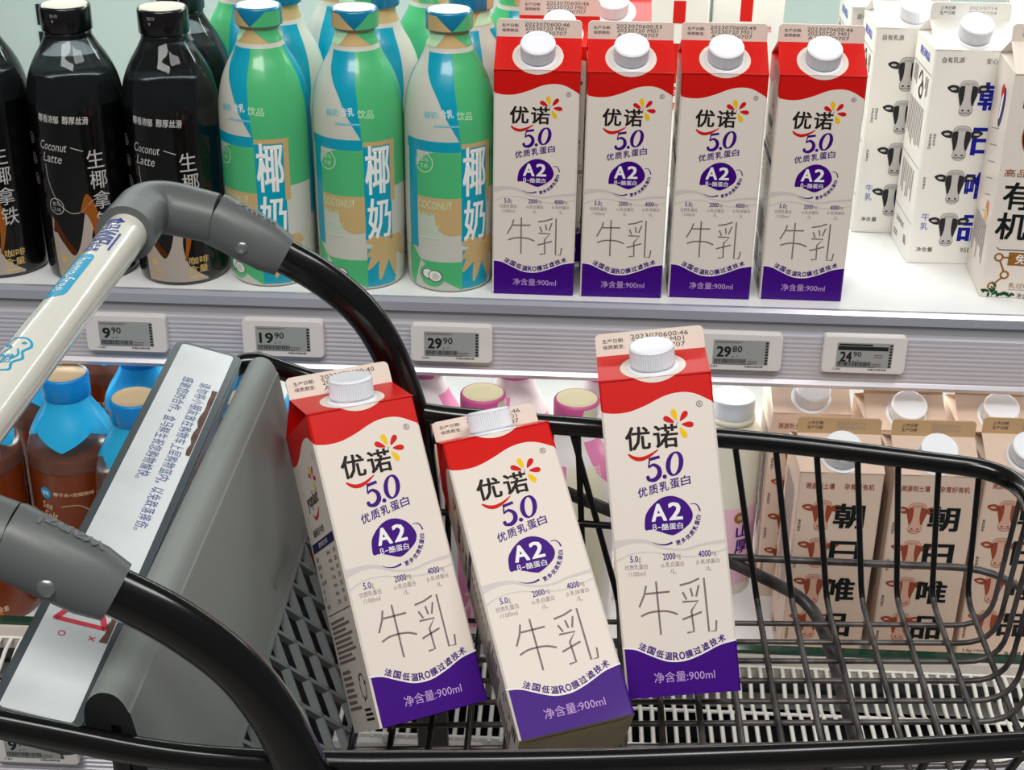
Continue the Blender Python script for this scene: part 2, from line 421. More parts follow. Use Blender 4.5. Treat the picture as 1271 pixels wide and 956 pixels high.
def fin_mesh(m, art=None):
    mb = MB(); pts = [(-HW, 0), (HW, 0)]
    for cx, a0 in ((HW-3.5, 0), (-HW+3.5, 90)):
        for k in range(7):
            a = radians(a0+15*k); pts.append((cx+3.5*cos(a), HF-3.5+3.5*sin(a)))
    prism(mb, pts, lambda u, v, d: (u*.001, (HW-d)*.001, (HB+HG+v)*.001), -.8, .8, m)
    if art: art.put(mb, fin)
    return mb
def cap_mesh(cs, r=14.2, h=12.5, ribs=60, m=CAPW):
    mb = MB(); k = .001
    prof = [(0.0, 2.5+h), (r-2.2, 2.5+h), (r-1.6, 2.2+h), (r-1.2, 2.5+h), (r-.5, 2.1+h), (r, 1.2+h), (r, 2.6), (r-.6, 2.0), (r-1.4, 2.0)]
    mb.lathe([(a*k, z*k) for a, z in prof[::-1][:3][::-1] + []] or [(0, 0)], m, 48) if False else None
    mb.lathe([(a*k, z*k) for a, z in [(r-1.4, 2.0), (r-.3, 2.0), (r, 2.6)]], m, ribs*2)
    mb.lathe([(a*k, z*k) for a, z in [(r, 2.6), (r, 1.2+h)]], m, ribs*2, smooth=False, rib=-.55*k)
    mb.lathe([(a*k, z*k) for a, z in [(r, 1.2+h), (r-.6, 2.2+h), (r-1.6, 2.6+h), (r-2.6, 2.45+h), (r*.5, 2.45+h), (.01, 2.45+h)]], m, ribs*2)
    mb.xform(Matrix.Translation(Vector(gable(0, cs, 0))*k) @ Matrix.Rotation(AG, 4, 'X')); return mb
def ring_mesh(cs, r=14.2, m=CAPW):
    mb = MB(); k = .001
    mb.lathe([(a*k, z*k) for a, z in [(r+2.3, 0), (r+2.3, .5), (r+1.6, .9), (r-.9, 1.0), (r-.9, 2.4)]], m, 48)
    mb.xform(Matrix.Translation(Vector(gable(0, cs, 0))*k) @ Matrix.Rotation(AG, 4, 'X')); return mb

def flower(a, cx, cy, s=1.0, layer=2):
    for ang, m in ((150, RED), (105, YELLOW), (50, RED), (-6, RED), (-62, YELLOW)): a.petal(cx, cy, ang, 2.4*s, 9.8*s, 2.15*s, m, layer)
def milk_front():
    a = Art(); cx, cy = 11.6, 165.8
    flower(a, cx, cy)
    a.stroke([(10.2, 164.2), (11.6, 167)], .5, GREYP)
    a.ring(26, 177.2, 1.75, .45, GREYP); a.text('R', 25.3, 176.2, 26.9, 178.2, GREYP, .01)
    a.text('优', -21.6, 151.6, -6.0, 166.6, BLACKP, .028); a.text('诺', -4.2, 151.6, 11.2, 166.6, BLACKP, .028)
    a.stroke([(-20.6, 149.8), (-17.5, 147.3), (-13.2, 146.2), (-8, 147.6), (-1.8, 151.2)], lambda t: 2.5*sin(pi*min(1, t*.95+.05))**.8*.9+.25, RED, 2, True)
    # 5.0 in a high-contrast face, climbing to the right
    a.stroke([(-8.2, 145.4), (-1.4, 146.6)], 1.9, PURPLE); a.stroke([(-7.8, 145.6), (-8.7, 140.6)], .95, PURPLE)
    a.stroke([(-8.9, 140.4), (-5.6, 142.0), (-2.6, 139.6), (-2.6, 135.6), (-5.6, 132.8), (-9.2, 132.9), (-10.4, 134.2)], lambda t: 1.0+1.9*sin(pi*t)**1.3, PURPLE, 2, True)
    a.ell(-9.7, 134.4, 1.2, 1.2, PURPLE); a.ell(.6, 134.1, 1.35, 1.35, PURPLE)
    O = []
    for k in range(33):
        t = 2*pi*k/32; O.append((7.4+4.1*cos(t)+.18*6.4*sin(t)*.7, 141.6+6.9*sin(t)+.17*4*cos(t)))
    a.stroke(O, lambda t: 1.0+1.9*abs(cos(2*pi*t))**1.2, PURPLE, 2)
    for i, ch in enumerate('优质乳蛋白'):
        a.text(ch, -16.8+6.75*i, 122.6+1.32*i, -10.9+6.75*i, 128.6+1.32*i, PURPLE, .018, 9, .12)
    # badge
    B = spline([(-14.4, 106), (-13.2, 111.5), (-9.5, 116.4), (-4, 120.5), (1.5, 122), (7, 121), (12.3, 117.2), (15.6, 110.5), (14.2, 105.2), (9.6, 101.2), (3.6, 98.0), (0, 98.3), (-5.5, 100.6), (-10.5, 102.2), (-14.2, 102.2), (-14.4, 106)], 4)
    a.poly(B[:-1], PURPLE, 1)
    a.text('A', -9.9, 106.8, -.4, 117.9, WHITEP, .045); a.text('2', .9, 106.8, 9.4, 118.1, WHITEP, .045)
    a.text('β', -9.6, 100.6, -7.2, 105.4, WHITEP, .01); a.rect(-6.6, 102.9, -4.6, 103.4, WHITEP, 2); a.text('酪蛋白', -4.0, 101.2, 8.9, 105.3, WHITEP, .012)
    def arc(t):
        th = radians(-78+72*t); return (-.5+20.5*cos(th)*.96, 111+20.5*sin(th)*.92, -78+72*t+90)
    a.ctext('更多优质乳蛋白', arc, 3.0, PURPLE, .03)
    a.stroke([(-10.8, 94.6), (-7, 92.9), (-2.5, 92.3), (1.6, 93.3)], lambda t: .2+1.1*t, PURPLE, 1, True)
    a.stroke([(14.6, 115.9), (17.4, 116.0), (19.4, 114.2), (20.3, 111.2)], lambda t: .3+.7*t, PURPLE, 1, True)
    # pale milk swirl
    top = spline([(-34, 97), (-24, 97.6), (-14, 96.2), (-4, 91), (8, 89.2), (20, 91.5), (34, 92.8)], 4); bot = spline([(-34, 92), (-24, 94.6), (-14, 94.0), (-4, 89.6), (8, 87.8), (20, 89.8), (34, 90.4)], 4)
    a.poly(top+bot[::-1], LGREYP, 0)
    top = spline([(-34, 85), (-24, 88.6), (-12, 88.8), (0, 86), (16, 84), (34, 87)], 4); bot = spline([(-34, 83.8), (-24, 87.8), (-12, 88.2), (0, 85.2), (16, 83.2), (34, 86)], 4)
    a.poly(top+bot[::-1], LGREYP, 0)
    for cx, n, un, t1, t2 in ((-22, '5.0', 'g', '优质乳蛋白', '/100ml'), (.4, '2000', 'mg', 'α-乳白蛋白', '/L'), (22.2, '4000', 'mg', 'β-乳球蛋白', '/L')):
        w = 1.9*len(n)-.8*(n == '5.0'); L = w+1.6*len(un); a.text(n, cx-L/2, 83.0, cx-L/2+w, 87.0, PURPLE, .012); a.text(un, cx-L/2+w+.3, 82.6 if un != 'g' else 82.2, cx+L/2, 85.8, MGREYP)
        a.text(t1, cx-7, 78.4, cx+7, 81.6, MGREYP); a.text(t2, cx-.9*len(t2), 74.4, cx+.9*len(t2), 77.2, MGREYP)
    wv = 1.15
    for P in ([(-17.0, 68.2), (-18.6, 62.6), (-22.3, 55.4)], [(-17.8, 63.2), (-2.8, 63.5)], [(-21.7, 49.7), (-16.5, 51.6), (-10.4, 52.0), (-4.5, 51.4), (.8, 49.3)], [(-10.7, 70.3), (-10.6, 37.6)],
              [(3.6, 66.8), (10, 67.9), (15.8, 70.1)], [(5.0, 62.5), (7.0, 57.8)], [(10.0, 64.6), (10.8, 59.4)], [(15.2, 66.0), (13.0, 59.2)], [(4.3, 56.6), (13.9, 56.4), (9.3, 50.8)], [(3.4, 45.8), (15.6, 49.6)], [(9.3, 50.8), (9.8, 38.0), (5.6, 37.6)], [(18.7, 70.2), (18.9, 37.4), (23.2, 37.5), (24.0, 43.8)]):
        a.stroke(P, wv, GREYP, 1, len(P) == 5)
    def tech(t):
        x = -25.0+53.6*t; e = .5; y0 = interp(WAVE_P, x-e); y1 = interp(WAVE_P, x+e)
        return (x, (y0+y1)/2+3.6, math.degrees(atan2(y1-y0, 2*e)))
    a.ctext('法国低温RO膜过滤技术', tech, 4.7, PURPLE, .03)
    W2 = [(x, y) for x, y in WAVE_P]; a.poly(W2+[(x, y+.9) for x, y in W2][::-1], WHITEP, 0)
    a.text('净含量:900ml', -17, 8.4, 20, 14.8, LILAC, .0)
    return a
def milk_side():
    a = Art(); a.text('yoplait', -16, 142, 16, 154, BLACKP, .02); flower(a, 12, 160, .9)
    a.stroke([(-8, 140), (-2, 136.5), (6, 138), (12, 142)], lambda t: .4+2.2*sin(pi*t), RED, 2, True)
    a.ring(25, 172, 1.7, .4, GREYP); a.text('酪蛋白牛奶', -18, 126, 12, 131, BLACKP, .01)
    a.rect(-30, 117, 31, 123, mat('navy_print', (40, 30, 90), .5), 1); a.text('营养成分表', -12, 118.4, 14, 121.8, WHITEP)
    for i in range(7):
        y = 111-5.2*i; a.text(('能量', '蛋白质', '脂肪', '碳水化合物', '钠', '钙', '维生素')[i], -27, y, -27+(6, 9, 6, 14, 3, 3, 9)[i], y+3, BLACKP); a.text(('280kJ', '5.0g', '3.6g', '5.0g', '60mg', '150mg', '12%')[i], 4, y, 13, y+2.8, BLACKP); a.text(('3%', '8%', '6%', '2%', '3%', '19%', '12%')[i], 22, y, 28, y+2.8, BLACKP)
    a.rect(-30, 75.5, 31, 76, BLACKP, 1)
    a.lines(-28, 44, 24, 73, 9, GREYP); a.lines(-28, 14, 2, 41, 7, GREYP)
    for k in range(3):
        t = radians(90+120*k); p = [(17+7*cos(t+d), 27+8*sin(t+d)) for d in (-.85, -.3, .3, .7)]
        a.stroke(p, 1.1, BLACKP, 2); a.poly([(17+9*cos(t+.7), 27+10*sin(t+.7)), (17+7*cos(t+1.15), 27+8*sin(t+1.15)), (17+4.6*cos(t+.7), 27+5.6*sin(t+.7))], BLACKP, 2)
    a.lines(8, 6, 28, 15, 3, BLACKP); return a
def date_art(code, ink=INK):
    a = Art(); a.text('生产日期:', -30.5, 8.2, -16.5, 10.8, ink); a.text('保质期至:', -30.5, 4.2, -16.5, 6.8, ink)
    DG = mat('dot_ink', (70, 62, 60), .6)
    a.text('20230706'+code, -12, 9.4, 25, 12.4, DG); a.text('20230720 M01', -11.5, 5.9, 22, 8.9, DG); a.text('A1 20230707', -11, 2.2, 22.5, 5.2, DG); return a
def patch_art(cs, r):
    P = [(r*cos(2*pi*k/56), cs+r*.98*sin(2*pi*k/56)) for k in range(56)]
    ga = [(u, s) for u, s in P if s >= 0]; fa = [(u, HB+s*.9) for u, s in P if s < 0]
    i = max(range(len(P)), key=lambda k: P[k][0]); return P, ga, fa
def milk_carton(label, loc, rot, group, code):
    t = thing('milk_carton', label, 'milk carton', loc, rot, group)
    wr = lambda u: interp(WAVE_R, u); wp = lambda u: interp(WAVE_P, u)
    b = MB(); z = lambda u: .02
    cols = {'levels': 3, 'f': [wp, wr], 'r': [lambda u: 30.6-4*sin((u+35)/70*pi), wr], 'b': [wp, wr], 'l': [z, wr]}
    for s in 'frb': cols['m'+s] = [PURPLE, PAPER, RED]
    cols['ml'] = [PAPER, PAPER, RED]
    carton_body(b, cols); milk_front().put(b, front); milk_side().put(b, left)
    cs, r = 16.5, 20.8
    P, ga, fa = patch_art(cs, r)
    a = Art(); xs = sqrt(max(0, r*r-cs*cs/.96)); fa = [(-xs, HB-.1)]+sorted([p for p in fa], key=lambda p: p[0])+[(xs, HB-.1)]
    a.poly(fa, PAPER, 2); a.put(b, front)
    b.build('carton_body', t)
    b = MB(); gable_top(b, RED)
    a = Art(); k0 = [p for p in P if p[1] >= 0]; k0.sort(key=lambda p: atan2(p[1]-cs, p[0]) if True else 0)
    th0 = math.asin(-min(1, cs/(r*.98))); pts = [(r*cos(th0+(pi-2*th0)*k/48), cs+r*.98*sin(th0+(pi-2*th0)*k/48)) for k in range(49)]
    a.poly(pts, PAPER, 2); a.put(b, gable); b.build('gable_top', t)
    fin_mesh(CREAMFIN, date_art(code)).build('top_fin', t)
    cap_mesh(cs).build('screw_cap', ring_mesh(cs).build('spout_ring', t))
    return t
G1 = 'red and white milk cartons'
proto = milk_carton('red topped milk carton on upper shelf beside teal bottles, leftmost of the four', (-.0327, 1.2043, ZS+.0004), (0, 0, radians(-.4)), G1, '00:46')
def milk_copy(label, loc, rot, code):
    r = dup(proto, label, loc, rot, G1); fin_mesh(CREAMFIN, date_art(code)).build('top_fin', r); return r
milk_copy('red topped milk carton on upper shelf, second from left of the four', (.0430, 1.2045, ZS+.0004), (0, 0, radians(.9)), '00:53')
milk_copy('red topped milk carton on upper shelf, third from left of the four', (.1189, 1.2080, ZS+.0004), (0, 0, radians(-.2)), '00:49')
milk_copy('red topped milk carton on upper shelf, rightmost of the four, beside white shelf gap', (.1978, 1.2100, ZS+.0004), (0, 0, radians(-.35)), '00:46')
CC = Vector((0, 0, CAM_H))
def cart_pose(T, eul, k=1.0):
    M = (Matrix.Rotation(PSI, 4, 'Z') @ Euler([radians(e) for e in eul], 'XYZ').to_matrix().to_4x4()); T = CC + (Vector(T)-CC)*k
    return tuple(T), tuple(M.to_euler())
l, r = cart_pose((-.0737, .7306, .8270), (-39.59, -.05, 24.32), .998); milk_copy('tilted milk carton in the cart basket leaning beside the grey flap, left of three', l, r, '00:40')
l, r = cart_pose((.0125, .7015, .8453), (-55.59, -6.87, 13.55), .996); milk_copy('milk carton lying most flat in the cart basket, middle of three', l, r, '00:46')
l, r = cart_pose((.0769, .7413, .8406), (-30.28, -7.07, -.69), 1.010); milk_copy('tallest standing milk carton in the cart basket, right of three', l, r, '00:46')
# second row behind them
milk_copy('red milk carton behind the leftmost front carton, its pale top fin showing', (-.0165, 1.2830, ZS+.0004), (0, 0, radians(1)), '00:46')
milk_copy('red milk carton deep behind second front carton, only a red corner showing', (.0300, 1.3700, ZS+.0004), (0, 0, radians(-1)), '00:46')

# ------------------------------------------------------------------ plain and cow cartons
BLUE = mat('blue_print', (24, 30, 150), .45); CHAR = mat('charcoal_print', (44, 44, 48), .5); COWL = mat('pale_cow_print', (196, 194, 190), .55)
WPAP = mat('white_carton_paper', (238, 236, 228), .4, coat=.15); TAN = mat('tan_carton_paper', (220, 196, 178), .45, coat=.1); TANFIN = mat('tan_fin_paper', (196, 164, 124), .5)
COWB = mat('brown_cow_print', (150, 72, 50), .55); COWBL = mat('pale_brown_cow_print', (212, 170, 150), .55); REDB = mat('red_brown_print', (140, 44, 40), .5); DKGREEN = mat('dark_print', (20, 28, 28), .5)
def cow(a, cx, cy, s, dark, light, line):
    P = spline([(0, 14), (5.5, 13), (8, 9), (8.2, 3), (6.6, -4), (5.4, -9), (6, -13), (4.2, -16.6), (0, -17.6), (-4.2, -16.6), (-6, -13), (-5.4, -9), (-6.6, -4), (-8.2, 3), (-8, 9), (-5.5, 13), (0, 14)], 4)
    a.poly([(cx+x*s, cy+y*s) for x, y in P[:-1]], light, 1)
    for sx in (-1, 1):
        E = spline([(7.5, 7.5), (10, 9.2), (14, 9.8), (18.5, 7.6), (15.5, 4.2), (11, 2.8), (8, 3.5), (7.5, 7.5)], 3); a.poly([(cx+sx*x*s, cy+y*s) for x, y in (E[:-1] if sx > 0 else E[:-1][::-1])], dark, 2)
        a.ell(cx+sx*13*s, cy+6.4*s, 2.6*s, 1.1*s, light, 3)
        Q = spline([(3.2, 9), (7, 8.5), (8.6, 3), (7.2, -3), (5.8, -8.4), (4.4, -8), (3.2, -3), (2.9, 3), (3.2, 9)], 3); a.poly([(cx+sx*x*s, cy+y*s) for x, y in (Q[:-1] if sx > 0 else Q[:-1][::-1])], dark, 2)
        a.ell(cx+sx*2.6*s, cy-12.8*s, 1.1*s, .8*s, dark, 3)
    for k in range(9):
        x = -5+1.25*k; a.stroke([(cx+x*s, cy+(9+.4*(k % 3))*s), (cx+(x*.8+.6)*s, cy+(11.6+.3*(k % 2))*s)], .35*s, line, 3)
    a.stroke([(cx+x*s, cy+y*s) for x, y in ((-5, -14.5), (-2.4, -15.4), (0, -14.6), (2.4, -15.4), (5, -14.5))], .6*s, dark, 3)
    a.stroke([(cx+x*s, cy+y*s) for x, y in P], .35*s, line, 3)
def art_cow_blue():
    a = Art(); a.text('自有乳源', -28, 185, -9, 190, CHAR); a.text('安心品质', 10, 184.5, 30, 189.5, CHAR)
    for i, ch in enumerate('朝日唯品'):
        cz = 156-40.5*i; cow(a, -2, cz, 1.0, CHAR, COWL, GREYP); a.text(ch, 7.5, cz-13, 31, cz+13, BLUE, .045, layer=1)
    a.vtext('优质乳蛋白', -29, 122, 2.4, 2.6, .3, CHAR); a.vtext('自有牧场', -25.5, 122, 2.4, 2.6, .3, CHAR); a.vtext('新鲜直达', -29, 82, 2.4, 2.6, .3, CHAR)
    a.text('牛', -27, 41, -20, 48, mat('mid_blue_print', (70, 90, 190), .5)); a.text('乳', -27, 32, -20, 39, mat('mid_blue_print', (70, 90, 190), .5))
    a.text('净含量', -28, 11, -13, 15.5, CHAR); a.text('950ml', 12, 11, 27, 15.5, CHAR); return a
def side_cow_blue():
    a = Art(); a.text('朝日唯品', -16, 181, 20, 189, mat('mid_blue_print', (70, 90, 190), .5), .03); a.rect(-33, 172, 33, 172.6, CHAR)
    a.stroke([(-8, 160), (0, 168), (5, 160), (-4, 150), (6, 146), (10, 156), (4, 162)], 2.6, CHAR, 2, True); a.ring(4, 152, 5, 1.8, CHAR)
    a.lines(-26, 146, -12, 170, 3, GREYP, True); a.lines(16, 150, 28, 168, 3, GREYP, True); a.lines(-28, 92, 26, 140, 9, MGREYP, True); a.rect(-33, 88, 33, 88.5, CHAR)
    a.lines(-24, 50, 22, 82, 7, MGREYP, True); a.rect(-33, 36, 33, 36.5, CHAR); a.text('自有牧场', -20, 22, 8, 28, CHAR); a.lines(-26, 8, -10, 14, 2, GREYP); a.lines(12, 12, 24, 20, 4, CHAR); return a
def art_cow_brown():
    a = Art(); a.text('溯源到土壤', -29, 180, -5, 186, REDB, .01); a.text('孕育好有机', 3, 180, 28, 186, REDB, .01)
    for i, ch in enumerate('朝日唯品'):
        cz = 156-37*i; cow(a, -13, cz, .95, COWB, COWBL, COWB); a.text(ch, -3, cz-14, 23, cz+11, DKGREEN, .045, layer=4)
    for i in range(4): a.vtext('有机纯牛', -31, 150-37*i, 2.6, 2.8, .3, DKGREEN, .01)
    a.text('3.8g/100ml', -30, 12, -8, 16, DKGREEN); a.text('净含量', 6, 10, 22, 15, DKGREEN); return a
def side_cow_brown():
    a = Art(); a.lines(-24, 20, 22, 170, 8, MGREYP, True); a.lines(-22, 8, 10, 16, 3, GREYP); return a
GREENP = mat('green_print', (20, 84, 50), .5); GOLD = mat('bronze_print', (150, 100, 40), .45); NAVY = mat('navy_blue_print', (24, 26, 100), .45)
def art_organic():
    a = Art(); a.rect(-25, 168, 10, 190, GREENP); a.text('有', -22, 180, -10, 189, WHITEP, .01); a.text('机', -22, 169, -10, 178, WHITEP, .01); a.text('有机', -8, 171, 8, 187, WHITEP)
    a.text('高品质', -26, 191.5, -10, 194.5, GOLD)
    a.ell(2, 145, 24, 25, GOLD, 0); a.ell(2, 145, 23, 24, NAVY, 1); a.text('优', -14, 132, 8, 158, WHITEP, .03)
    a.text('高品质牛乳', -31, 109, 20, 116, GOLD, .01); a.text('有', -29, 80, -5, 105, DKGREEN, .03); a.text('机', -31, 53, -5, 78, DKGREEN, .03); a.text('奶', 2, 60, 30, 100, DKGREEN, .03)
    a.stroke([(-27, 46), (-25, 44), (20, 44), (22, 47)], .8, DKGREEN)
    for x, y in ((-24, 62-25), (-17, 21), (-26, 8+2)): a.ring(x, y, 3.2, 1.6, GOLD)
    a.stroke([(-22.6, 33.8), (-18, 24)], 1.6, GOLD); a.stroke([(-18.6, 18.6), (-24, 13)], 1.6, GOLD); a.stroke([(-21, 37), (-14, 37)], 1.6, GOLD)
    a.rect(-16, 30, 33, 42, GOLD, 1); a.text('免', -10, 31.5, -1, 40.5, WHITEP, .02); a.text('疫', 0, 31.5, 9, 40.5, WHITEP, .02)
    a.text('乳过敏', -12, 9, 6, 14, GOLD); a.rect(-12, 7.4, 20, 7.8, GREYP)
    a.text('净含量', -4, -1+1, 10, 4.6, GREENP)
    rnd = random.Random(5)
    for k in range(16): a.ell(-33+1.7*k, 2+rnd.uniform(0, 5.5)*(1-k/20), 2.3, 1.1, GREENP, 2, rnd.uniform(0, 180))
    a.stroke([(-25, 0), (-24, 13)], .6, GREENP); [a.petal(-24.6, 3+2*k, 60 if k % 2 else 120, 0, 4, .8, GREENP) for k in range(5)]
    return a
def side_organic():
    a = Art(); a.ell(6, 160, 8, 18, NAVY, 1, -12); a.ell(2, 172, 6, 7, RED, 2); a.ell(3, 160, 3, 12, WHITEP, 3, -12)
    for k in range(7): a.stroke([(-20+3*k, 135-14*k), (8+2*k, 142-14*k)], 1.0, MGREYP, 1)
    a.ell(12, 72, 6, 8, mat('pale_red_print', (220, 120, 90), .5)); a.ell(10, 66, 5, 6, mat('pale_gold_print', (232, 190, 120), .5), 2); a.lines(-26, 20, 22, 60, 8, MGREYP, True); return a
def other_carton(name, label, cat, loc, rot, group, body, finm, fart, sart, fintext, cap=True, caps=17, capr=14.2):
    t = thing(name, label, cat, loc, rot, group); b = MB(); cols = {'levels': 1}
    for s in 'frbl': cols[s] = []; cols['m'+s] = [body]
    carton_body(b, cols)
    if fart: fart.put(b, front)
    if sart: sart.put(b, left)
    b.build('carton_body', t); b = MB(); gable_top(b, body); b.build('gable_top', t)
    a = Art()
    for y, s in ((8.4, fintext[0]), (4, fintext[1])): a.text(s, -27, y, -14, y+3.2, CHAR)
    DG = mat('dot_ink', (70, 62, 60), .6); a.text('2023/07/14', -2, 8.6, 22, 11.4, MGREYP); a.text('2023/07/04', -2, 4.4, 22, 7.2, MGREYP)
    fin_mesh(finm, a).build('top_seal', t)
    if cap: cap_mesh(caps, capr, 13, 70).build('screw_cap', ring_mesh(caps, capr).build('spout_ring', t))
    return t
GW = 'white cow cartons on the upper shelf'
w2 = other_carton('cow_milk_carton', 'white carton with blue characters and four cow heads, facing front beside the gap', 'milk carton', (.341, 1.306, ZS+.0004), (0, 0, radians(1.5)), GW, WPAP, WPAP, art_cow_blue(), side_cow_blue(), ('上市日期', '生产日期'))
dup(w2, 'white cow head carton standing behind and left of another like it', (.303, 1.381, ZS+.0004), (0, 0, radians(-.5)), GW)
dup(w2, 'white cow carton deepest in its row, only a thin strip visible left', (.293, 1.462, ZS+.0004), (0, 0, radians(-.5)), GW)
other_carton('organic_milk_carton', 'white carton with large dark green characters and brown molecule print, cut by right edge', 'milk carton', (.3905, 1.229, ZS+.0004), (0, 0, radians(-3)), None, PAPER, CREAMFIN, art_organic(), side_organic(), ('有机码', '生产日期'))
a = Art(); a.rect(-30, 160, 32, 186, BLUE, 1); a.text('臻唤颂', -28, 163, 30, 183, WHITEP, .03)
other_carton('blue_label_carton', 'white carton with blue label band peeking above the far right carton', 'milk carton', (.431, 1.395, ZS+.0004), (0, 0, 0), None, WPAP, WPAP, a, None, ('上市日期', '生产日期'))
def art_redsq(tx):
    a = Art(); a.rect(tx-6, 168, tx+6, 190, RED); a.text('牛', tx-4, 172, tx+4, 186, RED, layer=0); a.text('悦鲜活', tx+8, 158, tx+26, 164, RED); a.lines(tx+8, 150, tx+26, 156, 2, GREYP); a.rect(tx-4, 108, tx+6, 148, RED); a.text('鲜', tx-9, 92, tx+6, 105, RED, .03); a.text('奶', tx-9, 76, tx+6, 89, RED, .03); return a
rs = other_carton('white_milk_carton', 'white carton with red square and small red print behind second front carton', 'milk carton', (.092, 1.500, ZS+.0004), (0, 0, 0), None, WPAP, WPAP, art_redsq(6), None, ('上市日期', '生产日期'))
other_carton('white_milk_carton', 'plain white carton with red block behind third and fourth front cartons', 'milk carton', (.167, 1.515, ZS+.0004), (0, 0, radians(-2)), None, WPAP, WPAP, art_redsq(-2), None, ('上市日期', '生产日期'))
# lower shelf cartons
GB = 'tan cow cartons on the lower shelf'
p1 = other_carton('cow_milk_carton', 'front row tan cow carton on lower shelf with bent top seal, leftmost of the three', 'milk carton', (.2305, 1.1020, ZL+.0004), (0, 0, radians(.5)), GB, TAN, TANFIN, art_cow_brown(), side_cow_brown(), ('上市日期', '生产日期'), capr=15.5)
dup(p1, 'front row tan cow carton on lower shelf, middle of the three behind basket wires', (.3095, 1.1030, ZL+.0004), (0, 0, radians(.6)), GB)
dup(p1, 'front row tan cow carton on lower shelf cut by the right edge', (.3870, 1.1120, ZL+.0004), (0, 0, radians(0)), GB)
dup(p1, 'cream carton in second row of lower shelf, next to the white bottle', (.2190, 1.2070, ZL+.0004), (0, 0, radians(.5)), GB)
dup(p1, 'cream carton in second row of lower shelf, behind the gap of two front tan cartons', (.2995, 1.1810, ZL+.0004), (0, 0, radians(2)), GB)
dup(p1, 'cream carton in second row of lower shelf, rightmost, under the ridged rail', (.3790, 1.1830, ZL+.0004), (0, 0, radians(-1)), GB)

# ================================================================== bottles
def bottle_fn(prof, R):
    P = sorted([(z, r) for r, z in prof]); 
    def fn(u, v, o):
        r = interp(P, v)+o; a = u/R; return (r*sin(a), -r*cos(a), v)
    return fn
def smooth_prof(P, n=5): return [(r, z) for r, z in spline(P, n)]
TEAL = mat('teal_sleeve', (0, 174, 204), .3, coat=.4, transl=.22); GREEN = mat('green_sleeve', (88, 204, 134), .3, coat=.4, transl=.22); CREAM = mat('cream_sleeve', (226, 226, 214), .3, coat=.4, transl=.22)
SAND = mat('sand_sleeve', (214, 184, 128), .3, coat=.4, transl=.15); PGREEN = mat('pale_green_sleeve', (190, 230, 190), .35); WSL = mat('white_sleeve_print', (236, 240, 236), .35); TPALE = mat('pale_teal_print', (120, 196, 206), .4)
COCO = mat('brown_coconut_print', (120, 84, 60), .5)
TP = smooth_prof([(30.5, 0), (34.5, 1.5), (36.4, 6), (37.4, 20), (38.3, 60), (38.5, 110), (38.4, 145), (37.0, 162), (33.6, 177), (28.5, 189), (23.2, 198.5), (19.8, 206), (18.9, 208.5)])
TN = [(18.9, 208.5), (18.6, 209.5), (16.6, 214), (16.2, 219), (17.4, 221), (17.6, 222.5), (16, 223.5)]
def bottle_cap(r, z0, z1, m, top=None, ribs=0):
    b = MB(); k = .001; top = top or m
    b.lathe([(a*k, z*k) for a, z in ((r-2.5, z0), (r-.3, z0), (r, z0+.5), (r, z1-2.2), (r-.5, z1-.8), (r-1.4, z1), (r-2.2, z1))], m, 64)
    b.lathe([(a*k, z*k) for a, z in ((r-2.2, z1), (r-3, z1-.6), (r*.5, z1-.7), (.01, z1-.7))], top, 64); return b
